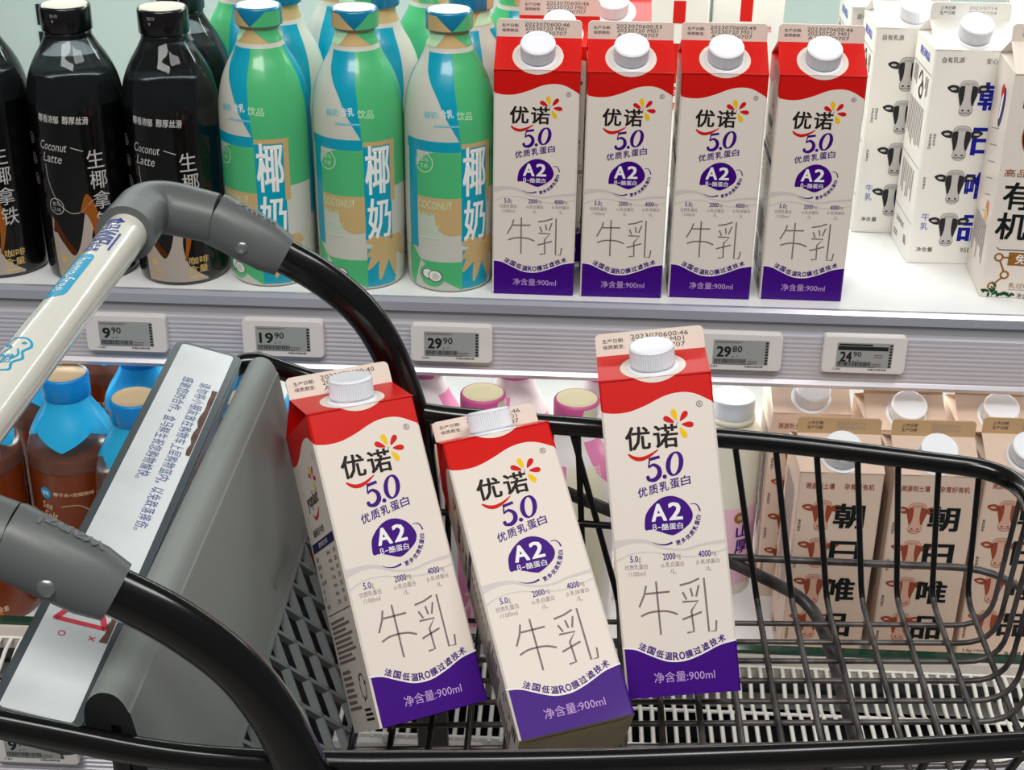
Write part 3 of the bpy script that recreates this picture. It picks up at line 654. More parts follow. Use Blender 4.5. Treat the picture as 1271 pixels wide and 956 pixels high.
def art_teal(A, B, C, D, E, FX):
    """A teal, B green, C cream base, D sand, E pale text, FX white"""
    a = Art(); fz = 205
    R = 38.5
    # shoulder: left wedge A, right B, divided by the seam
    a.poly(spline([(-38, fz), (-31, 194), (-24, 185), (-14, 172), (-7, 158), (6, 135)], 4)+[(6.2, 135), (4, 160), (2, 180), (1.5, fz)], A, 1)
    a.poly([(1.5, fz), (2, 180), (4, 160), (6.2, 135), (7, 100), (7, 90), (60, 90), (60, fz)], B, 1)
    a.poly([(60, fz), (60, 60), (78, 60), (92, 150), (96, fz)], A, 2)
    a.poly([(-60, fz), (-90, fz), (-90, 5), (-70, 5), (-62, 100)], A, 1)
    # left panel
    a.rect(-46, 127, 6.6, 136, A, 1); a.rect(-44, 40, -33, 136, A, 1)
    dome = [(-33, 87)]+[(-12.5+20.5*cos(pi-pi*.5*k/10), 108+19*sin(pi-pi*.5*k/10)) for k in range(11)]+[(6.8, 127), (7, 87)]
    a.poly(dome, B, 2)
    sand = [(-33, 87), (-33, 71)]+[(-16, 71)]+spline([(-16, 71), (-14, 60), (-4, 54), (7.4, 55)], 4)[1:]+[(7, 87)]
    a.poly(sand, D, 2)
    a.poly([(-31, 29.5), (8, 29.5), (8, 2.5), (-8, 12)], B, 2)
    a.poly([(-31, 29.5), (-40, 40), (-46, 40), (-46, 5), (-40, 3)], B, 1)
    # character panel
    a.rect(7, 48, 32, 134, A, 2); a.poly([(7, 134), (36, 134), (36, 80), (31, 80), (31, 130), (7, 130)], D, 3)
    a.poly([(32, 48), (60, 48), (60, 92), (32, 92)], C, 2)
    a.text('椰', 8.0, 88, 30.5, 131, FX, .015, layer=5); a.text('奶', 9.0, 48, 31.0, 85, FX, .015, layer=5)
    # palm on its square
    a.rect(8, 4, 37, 40, A, 2)
    for ang, L in ((150, 24), (185, 20), (215, 24), (250, 26), (290, 24), (20, 20), (60, 12), (-20, 22)):
        c, d = cos(radians(ang)), sin(radians(ang)); x0, y0 = 28, 36; N = (-d, c); bend = -.28*L
        mid = (x0+c*L*.5-0*N[0], y0+d*L*.5+5); tip = (x0+c*L, y0+d*L-2)
        P = spline([(x0, y0), mid, tip], 6); a.stroke(P, lambda t: .6+8.6*sin(pi*min(1, .10+t*.88)), D, 4)
    # lettering
    a.text('椰奶', -25, 155, -13, 161, TPALE if A is TEAL else E, .02, 6); a.text('含乳', -11, 156, .5, 163, FX, .01, 3); a.text('饮品', 3, 154, 17, 161, PGREEN, .01, -5)
    a.lines(-16, 148.5, 12, 151, 1, TPALE, layer=2, fill=.6)
    a.ring(-25.5, 117, 8.2, .8, E, 4); a.text('盒马', -29.5, 118, -21.5, 121.8, E, .01, layer=4); a.text('工坊', -29.5, 112.5, -21.5, 116.3, E, .01, layer=4)
    a.text('COCONUT', -32, 77, -1, 84, E, .0, layer=4); a.text('MILK', -32, 66.5, -15, 73.5, E, .0, layer=4); a.text('DRINK', -32, 56, -11, 63, E, .0, layer=4); a.lines(-30, 50, -7, 53, 1, E, layer=4, fill=.5)
    a.ell(-20, 16, 12.5, 10.5, B, 4); a.ell(-24, 17, 6.0, 5, COCO, 5); a.ell(-23.6, 17.4, 5.0, 4.2, FX, 6); a.ell(-16.5, 16, 6.8, 5.6, COCO, 6); a.ell(-16.5, 16, 5.8, 4.8, FX, 7); a.ell(-16.2, 15.7, 3.8, 3.1, CREAM, 8)
    return a
def coconut_bottle(name, label, cat, loc, rz, group, A, B, C, D, E, FX, capm, captop, cream=False):
    t = thing(name, label, cat, loc, (0, 0, rz), group); k = .001
    b = MB(); b.lathe([(r*k, z*k) for r, z in [(.01, 0)]+TP], C, 96); fn = bottle_fn(TP, 38.5)
    art_teal(A, B, C, D, E, FX).put(b, fn, 2.5, base=.12, step=.06); b.build('bottle_body', t)
    b = MB(); b.lathe([(r*k, z*k) for r, z in TN], D, 64)
    fn2 = bottle_fn(TN, 17); a = Art(); a.poly([(2, 219), (14, 209), (32, 209), (24, 220)], B, 1); a.poly([(-4, 220), (-12, 209), (-30, 209), (-24, 220)], PGREEN, 1); a.put(b, fn2, 2, base=.15)
    b.build('bottle_neck', t)
    b = bottle_cap(19.4, 221.5, 237, capm, captop); a = Art()
    a.poly([(-22, 222.2), (-22, 234.6), (-12, 234.6), (1, 222.2)], D, 1); a.poly([(1, 222.2), (14, 234.6), (30, 234.6), (30, 222.2)], B, 1)
    a.put(b, bottle_fn([(19.4, 221.5), (19.4, 237)], 19.4), 2, base=.12); b.build('bottle_cap', t)
    return t
GT = 'teal and green coconut milk bottles'
CT = mat('white_cap_disc', (232, 232, 230), .4)
CAPT = mat('teal_cap_plastic', (0, 120, 160), .3, coat=.3)
tb = coconut_bottle('coconut_milk_bottle', 'front teal and green bottle beside the black bottles, left of three', 'bottle', (-.2635, 1.2375, ZS), radians(-14), GT, TEAL, GREEN, CREAM, SAND, PGREEN, WSL, CAPT, CT)
dup(tb, 'front teal and green bottle, middle of three, above the black cart tube', (-.184, 1.2365, ZS), (0, 0, radians(3)), GT)
dup(tb, 'front teal and green bottle touching the leftmost red carton, right of three', (-.1065, 1.2375, ZS), (0, 0, radians(9)), GT)
dup(tb, 'teal bottle in second row, behind left front bottle', (-.262, 1.3190, ZS), (0, 0, radians(-88)), GT)
dup(tb, 'teal bottle in second row, behind middle front bottle', (-.176, 1.3170, ZS), (0, 0, radians(-96)), GT)
dup(tb, 'teal bottle in second row with sand coloured cap, behind right front bottle', (-.094, 1.3160, ZS), (0, 0, radians(112)), GT)
dup(tb, 'teal bottle in third row, between black bottle and left front bottle', (-.3120, 1.3950, ZS), (0, 0, radians(-100)), GT)
dup(tb, 'teal bottle in third row, seen between left and middle front bottles', (-.220, 1.3950, ZS), (0, 0, radians(105)), GT)
dup(tb, 'teal bottle in third row, seen between middle and right front bottles', (-.136, 1.3980, ZS), (0, 0, radians(-80)), GT)
dup(tb, 'teal bottle in third row, beside the pale fin of red carton', (-.056, 1.3960, ZS), (0, 0, radians(-110)), GT)
# pink version on the lower shelf
PINK = mat('pink_sleeve', (232, 140, 186), .3, coat=.4, transl=.15); PCREAM = mat('ivory_sleeve', (236, 232, 206), .3, coat=.4, transl=.15); PWH = mat('white_pink_sleeve', (240, 236, 236), .3, coat=.4, transl=.15); PPALE = mat('pale_pink_print', (244, 196, 214), .4)
def art_pink():
    a = Art(); fz = 205
    a.poly([(-24, fz), (-30, 170), (-30, 130), (-2, 130), (-2, 186), (-2, fz)], PWH, 1)
    a.poly([(-24, 186), (-30, 168), (-30, 20), (2, 20), (0, 168), (-2, 186)], PINK, 2); a.poly([(20, fz), (30, 180), (60, 150), (60, fz)], PINK, 1); a.poly([(0, 186), (2, 20), (40, 20), (36, 186)], PCREAM, 1)
    a.poly([(-60, fz), (-80, fz), (-90, 60), (-64, 60)], PINK, 1); a.poly([(80, fz), (100, fz), (104, 100), (84, 90)], PINK, 1); a.lines(-20, 116, 20, 126, 3, PPALE, layer=4)
    for i, ch in enumerate('石榴'): a.text(ch, -24, 72-44*i, 12, 108-44*i, PPALE, .012, layer=5)
    return a
def pink_bottle(label, loc, rz, group):
    t = thing('pomegranate_drink_bottle', label, 'bottle', loc, (0, 0, rz), group); k = .001
    b = MB(); b.lathe([(r*k, z*k) for r, z in [(.01, 0)]+TP], PWH, 96); art_pink().put(b, bottle_fn(TP, 38.5), 2.5, base=.12, step=.06); b.build('bottle_body', t)
    b = MB(); b.lathe([(r*k, z*k) for r, z in TN], PWH, 64); b.build('bottle_neck', t)
    pk = mat('pink_cap_plastic', (206, 92, 150), .35); b = bottle_cap(19.6, 221.5, 237, pk, mat('ivory_cap_disc', (238, 230, 190), .45))
    a = Art(); a.poly([(6, 222), (10, 234.6), (22, 234.6), (24, 222)], PCREAM, 1); a.poly([(24, 222), (22, 234.6), (50, 234.6), (50, 222)], PWH, 1); a.put(b, bottle_fn([(19.6, 221.5), (19.6, 237)], 19.6), 2, base=.12); b.build('bottle_cap', t); return t
GP = 'pink and ivory bottles on the lower shelf'
pb = pink_bottle('front pink and white bottle on lower shelf, its cap between two cart cartons', (-.0715, 1.1480, ZL), radians(15), GP)
dup(pb, 'front pink and white bottle on lower shelf, directly left of the raised carton', (.0085, 1.1430, ZL), (0, 0, radians(-10)), GP)
dup(pb, 'pink bottle in second row of lower shelf beside the cart tube', (-.128, 1.218, ZL), (0, 0, radians(10)), GP)
dup(pb, 'pink and ivory bottle in second row of lower shelf, middle of its row', (-.047, 1.222, ZL), (0, 0, radians(80)), GP)
dup(pb, 'pink and white bottle in second row of lower shelf, rightmost of its row', (.033, 1.222, ZL), (0, 0, radians(0)), GP)

# ------------------------------------------------------------------ coffee bottles
BP = smooth_prof([(33, 0), (37, 1.5), (38.8, 6), (39.6, 20), (40.3, 80), (40.4, 130), (40.2, 152), (38.8, 166), (35.6, 178), (30.6, 189), (25.0, 198), (21.0, 205), (19.2, 209), (18.6, 213)])
LQ = 176.0
def latte_art(dark):
    a = Art()
    if dark:
        INKW = mat('pale_grey_label_print', (186, 184, 182), .5); FLM = mat('amber_flame_print', (150, 84, 26), .4); FLD = mat('dark_amber_print', (84, 40, 14), .4); MLK = mat('milky_print', (176, 164, 154), .4); GLD = mat('gold_print', (206, 176, 110), .4)
        a.poly([(-26, 4)]+spline([(-27, 44), (-25, 60), (-22, 46), (-16, 36), (-8, 26), (-2, 34), (2, 48), (5, 62), (8, 70), (13, 60), (9, 40), (13, 20), (24, 10), (30, 6)], 4)+[(30, 4)], MLK, 1)
        a.poly(spline([(2, 66), (8, 82), (14, 74), (18, 54), (14, 32), (10, 24), (12, 44), (8, 62), (2, 66)], 4)[:-1], FLM, 2); a.poly(spline([(-26, 46), (-20, 44), (-10, 28), (-5, 30), (-12, 40), (-22, 58), (-26, 46)], 4)[:-1], FLD, 2)
        a.text('椰香浓郁', -26.5, 143.5, -7, 150.5, INKW, .02, -3); a.text('醇厚丝滑', -4, 142.5, 17, 149.5, INKW, .02, -4)
        a.text('Coconut', -28, 119.5, -3, 127.5, INKW, -.004, -3, .2); a.text('Latte', -26, 109, -8, 117, INKW, -.004, -3, .2); a.stroke([(0, 123), (10, 119.5)], .7, INKW)
        a.stroke([(-25, 107), (-24, 92), (-18, 76), (-8, 66), (2, 66), (12, 75), (16, 77)], .6, INKW, 2, True)
        for i, ch in enumerate('生椰拿铁'): a.text(ch, 12+1.0*i, 104-18.2*i, 26.5+1.0*i, 120-18.2*i, INKW, .004)
        a.ring(-19, 70, 7, .7, INKW); a.text('盒马', -23, 70.5, -15, 74, INKW); a.text('工坊', -23, 65.5, -15, 69, INKW)
        for i in range(3): a.ring(-43+.5*i, 126-18*i, 4.6, .5, MGREYP); a.text('25', -45.4+.5*i, 123.4-18*i, -40.8+.5*i, 128-18*i, MGREYP)
        a.text('咖啡', 13, 20, 31, 27, GLD, .01); a.text('含量', 12, 12, 30, 19, GLD, .01); a.lines(12, 7, 29, 11, 1, GLD)
        for k in range(9): a.petal(-18, 22, 20*k+10, 4, 7.5, .5, GLD)
        a.ell(-18, 22, 3, 3, GLD, 2); a.text('冷藏', -25, 12, -11, 17, GLD); a.text('椰浆', -25, 6, -11, 11, GLD)
    else:
        INKC = mat('cream_label_print', (226, 196, 160), .5); CYN = mat('cyan_dot_print', (20, 160, 214), .4); CAR = mat('caramel_print', (186, 112, 40), .4); CRL = mat('light_caramel_print', (206, 160, 110), .4)
        a.ell(-20, 133, 5.5, 5.5, CYN, 2); a.text('椰香', -23.4, 130.8, -16.6, 135.2, WSL, .01, layer=3); a.text('椰子水+浓缩咖啡', -12, 131.2, 24, 135.2, INKC, .02)
        a.text('Sea', -25, 117, -14, 124, INKC, -.004, -4, .15); a.text('Salt', -24, 107, -10, 114.5, INKC, -.004, -4, .15); a.text('Coconut', -23, 96.5, 3, 104, INKC, -.004, -4, .15); a.text('Latte', -20, 86, -4, 93.5, INKC, -.004, -4, .15)
        a.stroke([(-6, 121), (10, 122), (22, 112)], .6, INKC, 2, True); a.stroke([(-24, 88), (-20, 70), (-8, 56)], .6, INKC, 2, True)
        a.poly(spline([(-10, 4), (-20, 30), (-8, 60), (6, 90), (18, 108), (26, 80), (18, 40), (26, 4), (-10, 4)], 4)[:-1], CAR, 1); a.poly(spline([(-4, 20), (-6, 50), (8, 84), (12, 60), (4, 30), (-4, 20)], 4)[:-1], CRL, 2)
        for i, ch in enumerate('生椰拿铁'): a.text(ch, 12, 92-18*i, 26, 106-18*i, INKC, .004, layer=4)
        for i in range(3): a.ring(-38, 106-18*i, 5, .6, INKC); a.text(('18', '25', '10')[i], -40.6, 103.6-18*i, -35.4, 108.4-18*i, INKC)
        a.text('咖啡含量', 12, 14, 32, 20, INKC, .01)
        for k in range(9): a.petal(38, 150-28, 20*k+10, 4, 8.5, .5, INKC)
    return a
LAB_K = mat('black_label_film', (7, 7, 8), .16, coat=.4); DRINK_K = mat('dark_coffee_drink', (12, 7, 6), .15); CLEAR_K = mat('clear_smoky_plastic', (120, 128, 132), .04, trans=.96, ior=1.3)
LAB_B = mat('brown_label_film', (118, 50, 18), .2, coat=.4); DRINK_B = mat('brown_coffee_drink', (134, 62, 26), .2); CLEAR_B = mat('clear_bottle_plastic', (230, 236, 240), .04, trans=.96, ior=1.3)
def latte_bottle(name, label, loc, rz, group, dark):
    t = thing(name, label, 'bottle', loc, (0, 0, rz), group); k = .001; zl = 156 if dark else 152
    lo = [(r, z) for r, z in BP if z < zl]+[(interp(sorted((z, r) for r, z in BP), zl), zl)]; hi = [lo[-1]]+[(r, z) for r, z in BP if z > zl]
    b = MB(); b.lathe([(r*k, z*k) for r, z in [(.01, 0)]+lo], LAB_K if dark else LAB_B, 96); b.lathe([(r*k, z*k) for r, z in hi], CLEAR_K if dark else CLEAR_B, 96)
    latte_art(dark).put(b, bottle_fn(BP, 40.3), 2.5, base=.12, step=.06); b.build('bottle_body', t)
    lq = LQ if dark else 164
    b = MB(); li = [(r-1.2, z) for r, z in hi if z < lq]; li += [(interp(sorted((z, r) for r, z in BP), lq)-1.2, lq), (.01, lq)]
    b.lathe([(r*k, z*k) for r, z in li], DRINK_K if dark else DRINK_B, 64); b.build('drink', t)
    if dark:
        cm = mat('black_cap_plastic', (8, 8, 9), .25, coat=.3); b = bottle_cap(20.8, 213, 233.5, cm, mat('pale_cap_disc', (214, 204, 186), .35)); a = Art(); a.text('旋开', -9, 226, -2, 229, MGREYP); a.poly([(-7, 221.6), (-6, 224), (-8, 224)], MGREYP); a.put(b, bottle_fn([(20.8, 213), (20.8, 233.5)], 20.8), 2, base=.12); b.build('bottle_cap', t)
        b = MB(); b.lathe([(r*k, z*k) for r, z in ((18.7, 207), (19.4, 208), (19.2, 213.5), (16, 214))], cm, 64); b.build('neck_band', t)
    else:
        cm = mat('blue_cap_plastic', (10, 138, 214), .3, coat=.2); b = bottle_cap(20.8, 213, 233.5, cm, mat('tan_cap_disc', (222, 196, 156), .4)); b.build('bottle_cap', t)
        b = MB(); cb = mat('cyan_sleeve_plastic', (40, 176, 226), .25, coat=.3)
        PP = sorted((z, r) for r, z in BP); n = 64; vs = []; NR = 6
        for j in range(NR+1):
            for i in range(n):
                a_ = 2*pi*i/n; zb = 186-13*(abs(((i/n*4) % 1)*2-1)); z = 213.5+(zb-213.5)*j/NR; r = interp(PP, z)+.5; vs.append((r*cos(a_)*k, r*sin(a_)*k, z*k))
        b.add(vs, [(j*n+i, j*n+(i+1) % n, (j+1)*n+(i+1) % n, (j+1)*n+i) for j in range(NR) for i in range(n)], cb, True); b.build('neck_sleeve', t)
    return t
GK = 'black coconut latte bottles'; GN = 'brown coconut latte bottles with blue caps'
kb = latte_bottle('coconut_latte_bottle', 'black latte bottle with tan cap top, second from left in front row', (-.4245, 1.2380, ZS), radians(6), GK, True)
dup(kb, 'black latte bottle right of its pair, beside the teal bottle, behind the grey cart elbow', (-.3430, 1.2370, ZS), (0, 0, radians(2)), GK)
dup(kb, 'black latte bottle cut off by the left edge', (-.5065, 1.2400, ZS), (0, 0, radians(4)), GK)
dup(kb, 'black latte bottle in second row, shoulder showing beside teal bottles', (-.3500, 1.3220, ZS), (0, 0, radians(30)), GK)
nb = latte_bottle('salted_latte_bottle', 'brown latte bottle with blue cap fully seen below the 9.90 tag', (-.4390, 1.1660, ZL), radians(4), GN, False)
dup(nb, 'brown latte bottle whose blue cap is half hidden by the white cart sign', (-.3740, 1.0900+.045, ZL), (0, 0, radians(-8)), GN) if False else None
dup(nb, 'brown latte bottle with blue cap, left side hidden by cart sign edge', (-.3660, 1.1250, ZL), (0, 0, radians(-8)), GN)
dup(nb, 'brown latte bottle with blue cap in the gap of sign and grey flap', (-.2700, 1.1300, ZL), (0, 0, radians(15)), GN)
dup(nb, 'brown latte bottle cut by left edge under the white handle bar', (-.5220, 1.1500, ZL), (0, 0, radians(-12)), GN)
dup(nb, 'second row brown bottle, its blue cap just left of the sign top', (-.3920, 1.2360, ZL), (0, 0, radians(40)), GN)
dup(nb, 'second row brown bottle, blue cap showing right of the sign top', (-.3080, 1.2250, ZL), (0, 0, radians(-30)), GN)
dup(nb, 'second row brown bottle behind the white handle bar', (-.4870, 1.2450, ZL), (0, 0, radians(20)), GN)
dup(nb, 'second row brown bottle, blue shoulder showing behind the tilted left carton', (-.2250, 1.2300, ZL), (0, 0, radians(60)), GN)
dup(nb, 'third row brown bottle with cyan dot label, deep under the 9.90 tag', (-.4550, 1.3400, ZL), (0, 0, radians(8)), GN)
# white yoghurt bottle
t = thing('white_milk_bottle', 'small white bottle with white cap and pink label, right of the raised carton', 'bottle', (.151, 1.233, ZL)); k = .001
MW = mat('milk_white_plastic', (228, 228, 214), .3, coat=.3, transl=.1)
WP = smooth_prof([(24, 0), (28.5, 2), (30, 8), (30, 130), (29.6, 158), (28.5, 165), (24, 170), (20.5, 173), (19, 176)])
b = MB(); b.lathe([(r*k, z*k) for r, z in [(.01, 0)]+WP], MW, 80); b.build('bottle_body', t)
b = MB(); b.lathe([(r*k, z*k) for r, z in ((30.15, 12), (30.25, 13), (30.25, 95), (30.15, 96))], mat('pale_pink_label', (226, 186, 206), .4), 80)
a = Art(); a.ell(13, 86, 6, 6, GOLD); a.text('鲜', 10.5, 83.5, 15.5, 88.5, CREAMFIN, layer=3)
for i, ch in enumerate('山厚乳'): a.text(ch, 10, 64-17*i, 24, 79-17*i, PURPLE, .03)
a.lines(28, 20, 34, 76, 3, LILAC, True); a.put(b, bottle_fn([(30.25, 12), (30.25, 96)], 30.25), 2.5); b.build('label_band', t)
b = MB(); b.lathe([(r*k, z*k) for r, z in ((19, 176), (21.5, 177), (21.5, 180), (19.3, 181), (19.3, 182))], MW, 64); b.build('neck_ring', t)
bottle_cap(20.2, 182, 199, mat('sky_white_cap', (222, 236, 246), .35)).build('bottle_cap', t)

# ================================================================== shopping cart
ct = thing('shopping_cart', 'shopping cart with black frame, white handle bar and grey wire basket in front', 'shopping cart', (.05, .74, 0))
def P(mb, name, parent=ct, label=None):
    o = mb.build(name)
    o.parent = parent; M = Matrix.Translation(-Vector(ct.location)) if parent is ct else Matrix.Identity(4)
    if parent is ct: o.matrix_parent_inverse = M
    if label: o['label'] = label
    return o
YF, YN = .918, .537
rimz = lambda x: .934-.052*(x+.106)
ynear = lambda x: .553+.165*(x+.117)
# handle bar
HX, HZ = -.275, 1.081; HR = .0132
HAND = mat('white_handle_plastic', (226, 226, 214), .18, coat=.6)
b = MB(); b.tube([(HX, .884, HZ), (HX, .575, HZ)], HR, HAND, 32)
def hfn(u, v, o):  # u along the bar towards the viewer, v up = +x across the top
    an = v/(HR*1000); r = HR*1000+o; return (HX*1000+r*sin(an), 860-u, HZ*1000+r*cos(an))
a = Art(); HB_ = mat('blue_handle_print', (58, 74, 150), .4); CY = mat('cyan_handle_print', (26, 160, 204), .35)
a.text('盒马', 4, -7, 22, 4.5, HB_, .035); a.text('WIFI', 23, -7, 46, 5, HB_, .03); a.text('免费', 47, -7, 58, 2, HB_, .01); a.lines(26, 6, 56, 8.5, 1, HB_, fill=.5)
a.poly([(62+x, y) for x, y in rrect(62, 13, 6, 6, 31, -3.5)], CY, 1); a.text('hema-free', 69, -6.5, 116, 2.0, WSL, .0, layer=3)
hip = spline([(176, -7), (178, 2), (184, 6), (192, 4), (198, 6), (205, 3), (212, 4), (214, -2), (210, -7), (206, -3), (198, -3), (194, -8), (188, -3), (182, -8), (176, -7)], 4); a.stroke(hip, 1.3, CY, 2); a.stroke([(190, 1), (196, 3), (202, 1)], 1.1, CY, 2, True); a.ell(183, 2, 1.3, 1.3, CY, 2); a.text('盒马', 196, -2.5, 206, 2, CY, .01, layer=3)
items = []
for vs, fs, m, layer in a.items: items.append(([(v, u) for u, v in vs], [f[::-1] for f in fs], m, layer))
a.items = items; a.put(b, lambda v, u, o: hfn(u, v, o), 1.5)
P(b, 'handle_bar', label='white handle bar with blue lettering')
EMB = mat('grey_raised_letter', (104, 108, 108), .4)
for Y, sgn, nm in ((YF, 1, 'far'), (YN, -1, 'near')):
    b = MB()
    ox = 0 if sgn > 0 else -.004; dz = 0 if sgn > 0 else -.004
    p0 = Vector((-.234+ox, Y, 1.0735+dz)); d = Vector((.049, 0, -.028)).normalized(); p1 = p0+d*.053
    path = fillet([(HX, Y-sgn*.050, HZ), (HX, Y, HZ+.001), tuple(p0+d*.002)], .040, 12)
    n = len(path); b.tube(path, [.0172 if i < n-1 else .0165 for i in range(n)], GREYPL, 28)
    b.tube([(HX, Y-sgn*.054, HZ), (HX, Y-sgn*.032, HZ)], [.0182, .0178], GREYPL, 28)
    b.tube([p0, p0+d*.002, p1-d*.012, p1], [.0170, .0178, .0168, .0140], GREYPL, 28, r2=[.0150, .0156, .0148, .0130])
    # raised letters on the sleeve, readable from the far side
    a = Art(); a.text('wanzl', -15, -4, 15, 4, EMB, .02)
    nrm = Vector((.028, 0, .049)).normalized(); mid = (p0+p1)/2 - d*.002
    fnl = lambda u, v, o: tuple((mid - d*(u*.001) + Vector((0, 0, 0)) + Vector((0, -v*.001, 0)) + nrm*(.0176+o*.001-abs(v)*.00012))*1000)
    a.put(b, fnl, base=.2, step=.2)
    e = P(b, 'handle_elbow')
    b = MB(); c = mid + Vector((0, -.0140, -.003)); b.lathe([(.0001, .0022), (.003, .0022), (.0044, .001), (.0046, -.001)], mat('steel_screw', (150, 156, 156), .35, metal=.8), 24)
    b.xform(Matrix.Translation(c) @ Matrix.Rotation(radians(90), 4, 'X')); P(b, 'screw', e); bpy.context.view_layer.objects
    # black side tube down to the rim
    b = MB(); path = fillet([p1-d*.02, (-.164+ox, Y, 1.034+dz), (-.138+ox, Y, 1.011+dz), (-.1225+ox, Y, .985+dz), (-.1125+ox, Y, .956+dz), (-.105+ox, Y, .93)] + [(-.098, Y, .86), (-.090, Y, .40), (-.088, Y, .16)], .016, 5)
    b.tube(path, .0122, BLACKMETAL, 20, r2=.0090); P(b, 'side_tube')
    for x in (-.088, .30):
        b = MB(); b.lathe([(.0001, -.012), (.05, -.012), (.0575, -.008), (.0575, .008), (.05, .012), (.0001, .012)], mat('grey_wheel_rubber', (60, 60, 62), .6), 40); b.xform(Matrix.Translation((x, Y, .0577)) @ Matrix.Rotation(radians(90), 4, 'X')); w = P(b, 'wheel')
        b = MB(); b.box((x-.012, Y-.019, .05), (x+.012, Y-.0145, .13), BLACKMETAL); b.box((x-.012, Y+.0145, .05), (x+.012, Y+.019, .13), BLACKMETAL); b.box((x-.018, Y-.019, .122), (x+.018, Y+.019, .135), BLACKMETAL); P(b, 'caster_fork')
    b = MB(); b.tube([(-.105, Y, .160), (.31, Y, .140)], .011, BLACKMETAL, 14); P(b, 'base_tube')
# basket rim
XF = .306
far = [(-.236, YF-.014, .962), (-.214, YF-.012, .978), (-.178, YF, .958), (-.106, YF, rimz(-.106)), (0, YF, rimz(0)), (.15, YF, rimz(.15)), (XF, YF-.012, rimz(XF)-.002)]
near = [(XF, ynear(XF)+.012, rimz(XF)-.004), (.15, ynear(.15), rimz(.15)+.001), (0, ynear(0), rimz(0)), (-.117, .553, .938), (-.178, .540, .950), (-.245, .526, .977), (-.295, .517, .996)]
b = MB(); b.tube(fillet(far+near, [.03, .02, .03, .05, .04, .04, .035, .035, .04, .04, .05, .03, .03, .03], 8), .0070, BLACKMETAL, 18, r2=.0062); P(b, 'basket_rim', label='black basket rim')
b = MB(); b.tube(fillet([(-.104, YF+.001, .9225), (.02, YF+.001, .9150), (.17, YF, .9075), (XF-.02, YF-.008, .898)], .03), .0036, BLACKMETAL, 10); P(b, 'rim_rod') if False else None
fz = lambda x: .7795+.055*(x+.1)
# cross wires
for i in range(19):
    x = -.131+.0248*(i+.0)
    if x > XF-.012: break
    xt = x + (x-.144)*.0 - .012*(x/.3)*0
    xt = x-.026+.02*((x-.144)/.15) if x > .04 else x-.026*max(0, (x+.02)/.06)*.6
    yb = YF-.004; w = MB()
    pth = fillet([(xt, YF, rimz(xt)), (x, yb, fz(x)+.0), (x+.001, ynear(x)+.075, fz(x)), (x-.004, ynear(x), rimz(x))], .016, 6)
    w.tube(pth[:5], .0022, WIREB, 8); w.tube(pth[4:-5], .0022, WIRE if x > -.02 else WIREB, 8); w.tube(pth[-6:], .0022, WIREB, 8); P(w, 'cross_wire')  # upright ends black; floor run grey, black on the leftmost wires
# long wires, bent up at the front
for i in range(13):
    t_ = i/12; y0 = .895-.0226*i; y1 = .8875-.0208*i
    if y0 < ynear(-.1)+.06: break
    w = MB(); w.tube(fillet([(-.135, y0+(y0-y1)*.6, fz(-.135)-.0040), (.3-.001*i, y1, fz(.3)-.0040), (XF-.001, y1-.002+.0005*i, rimz(XF)-.003)], .024, 6), .0019, WIRE, 8); P(w, 'long_wire')
for k, dz in ((0, .050),):
    w = MB(); w.tube([(-.10, YF-.004, rimz(-.1)-.075), (.06, YF-.004, rimz(.06)-.075)], .0026, WIREB, 8); P(w, 'wall_wire')
# tubes carrying the basket
b = MB(); b.tube(fillet([(-.104, YF+.012, .915), (.127, YF+.013, .8125), (.183, YF+.012, .783), (.193, .890, .7725), (.198, .66, .7735), (.17, .600, .80), (.1, YN+.02, .84), (-.10, YN+.004, .93)], [0, .03, .03, .025, .03, .03, .03, 0], 7), .0046, WIRE, 14); P(b, 'support_tube')
b = MB(); b.tube(fillet([(.118, YF+.014, .8175), (.318, YF+.013, .8165), (.345, YF-.06, .812), (.345, .70, .812), (.31, .625, .8165), (.16, .605, .8175)], [0, .035, .05, .05, .035, 0], 7), .0027, WIRE, 14); P(b, 'bumper_loop')
# advert plate across the back of the basket
pa, pb_ = Vector((-.237, .897, .9885)), Vector((-.238, .536, .9693))
ax = (pb_-pa).normalized(); sd = Vector((.965, 0, -.26)); sd = (sd-ax*sd.dot(ax)).normalized(); nm = sd.cross(-ax).normalized()
if nm.z < 0: nm = -nm
LEN = (pb_-pa).length*1000; FR = mat('grey_plate_frame', (72, 80, 84), .3, coat=.3); SHT = mat('scuffed_white_sheet', (222, 228, 230), .35, noise=.10, nscale=22)
pf = lambda u, v, d: tuple(pa + ax*(u*.001) + sd*(v*.001) + nm*(d*.001))
b = MB(); prism(b, rrect(LEN, 45, 7, 6, LEN/2, 0)[::-1], pf, -14, 0, FR); prism(b, rrect(LEN-3, 42, 6, 6, LEN/2, 0)[::-1], pf, 0, 1.2, FR)
fr = P(b, 'sign_plate', label='grey framed sign plate')
b = MB(); prism(b, rrect(LEN-10, 34.5, 2.5, 4, LEN/2, -.5)[::-1], pf, 1.2, 1.6, SHT)
a = Art(); SB = mat('slate_blue_print', (84, 96, 150), .5); SR = mat('sign_red_print', (214, 70, 84), .5)
def row(txt, u0, u1, v0, h):
    n = len(txt); st = (u1-u0)/n
    for i, ch in enumerate(txt):
        k = .35 if ch in '，。' else .86; a.text(ch, u0+st*i, v0, u0+st*i+st*k, v0+(h if ch not in '，。' else h*.3), SB, .0)
row('请勿将小朋友放在购物车上层购物篮内，以免跌落摔伤。', 46, 212, 4.0, 7.2); row('感谢您的合作，盒马鲜生祝您购物愉快。', 44, 166, -7.4, 7.2)
T3 = [(290, -12), (290, 12.5), (262, .5)]
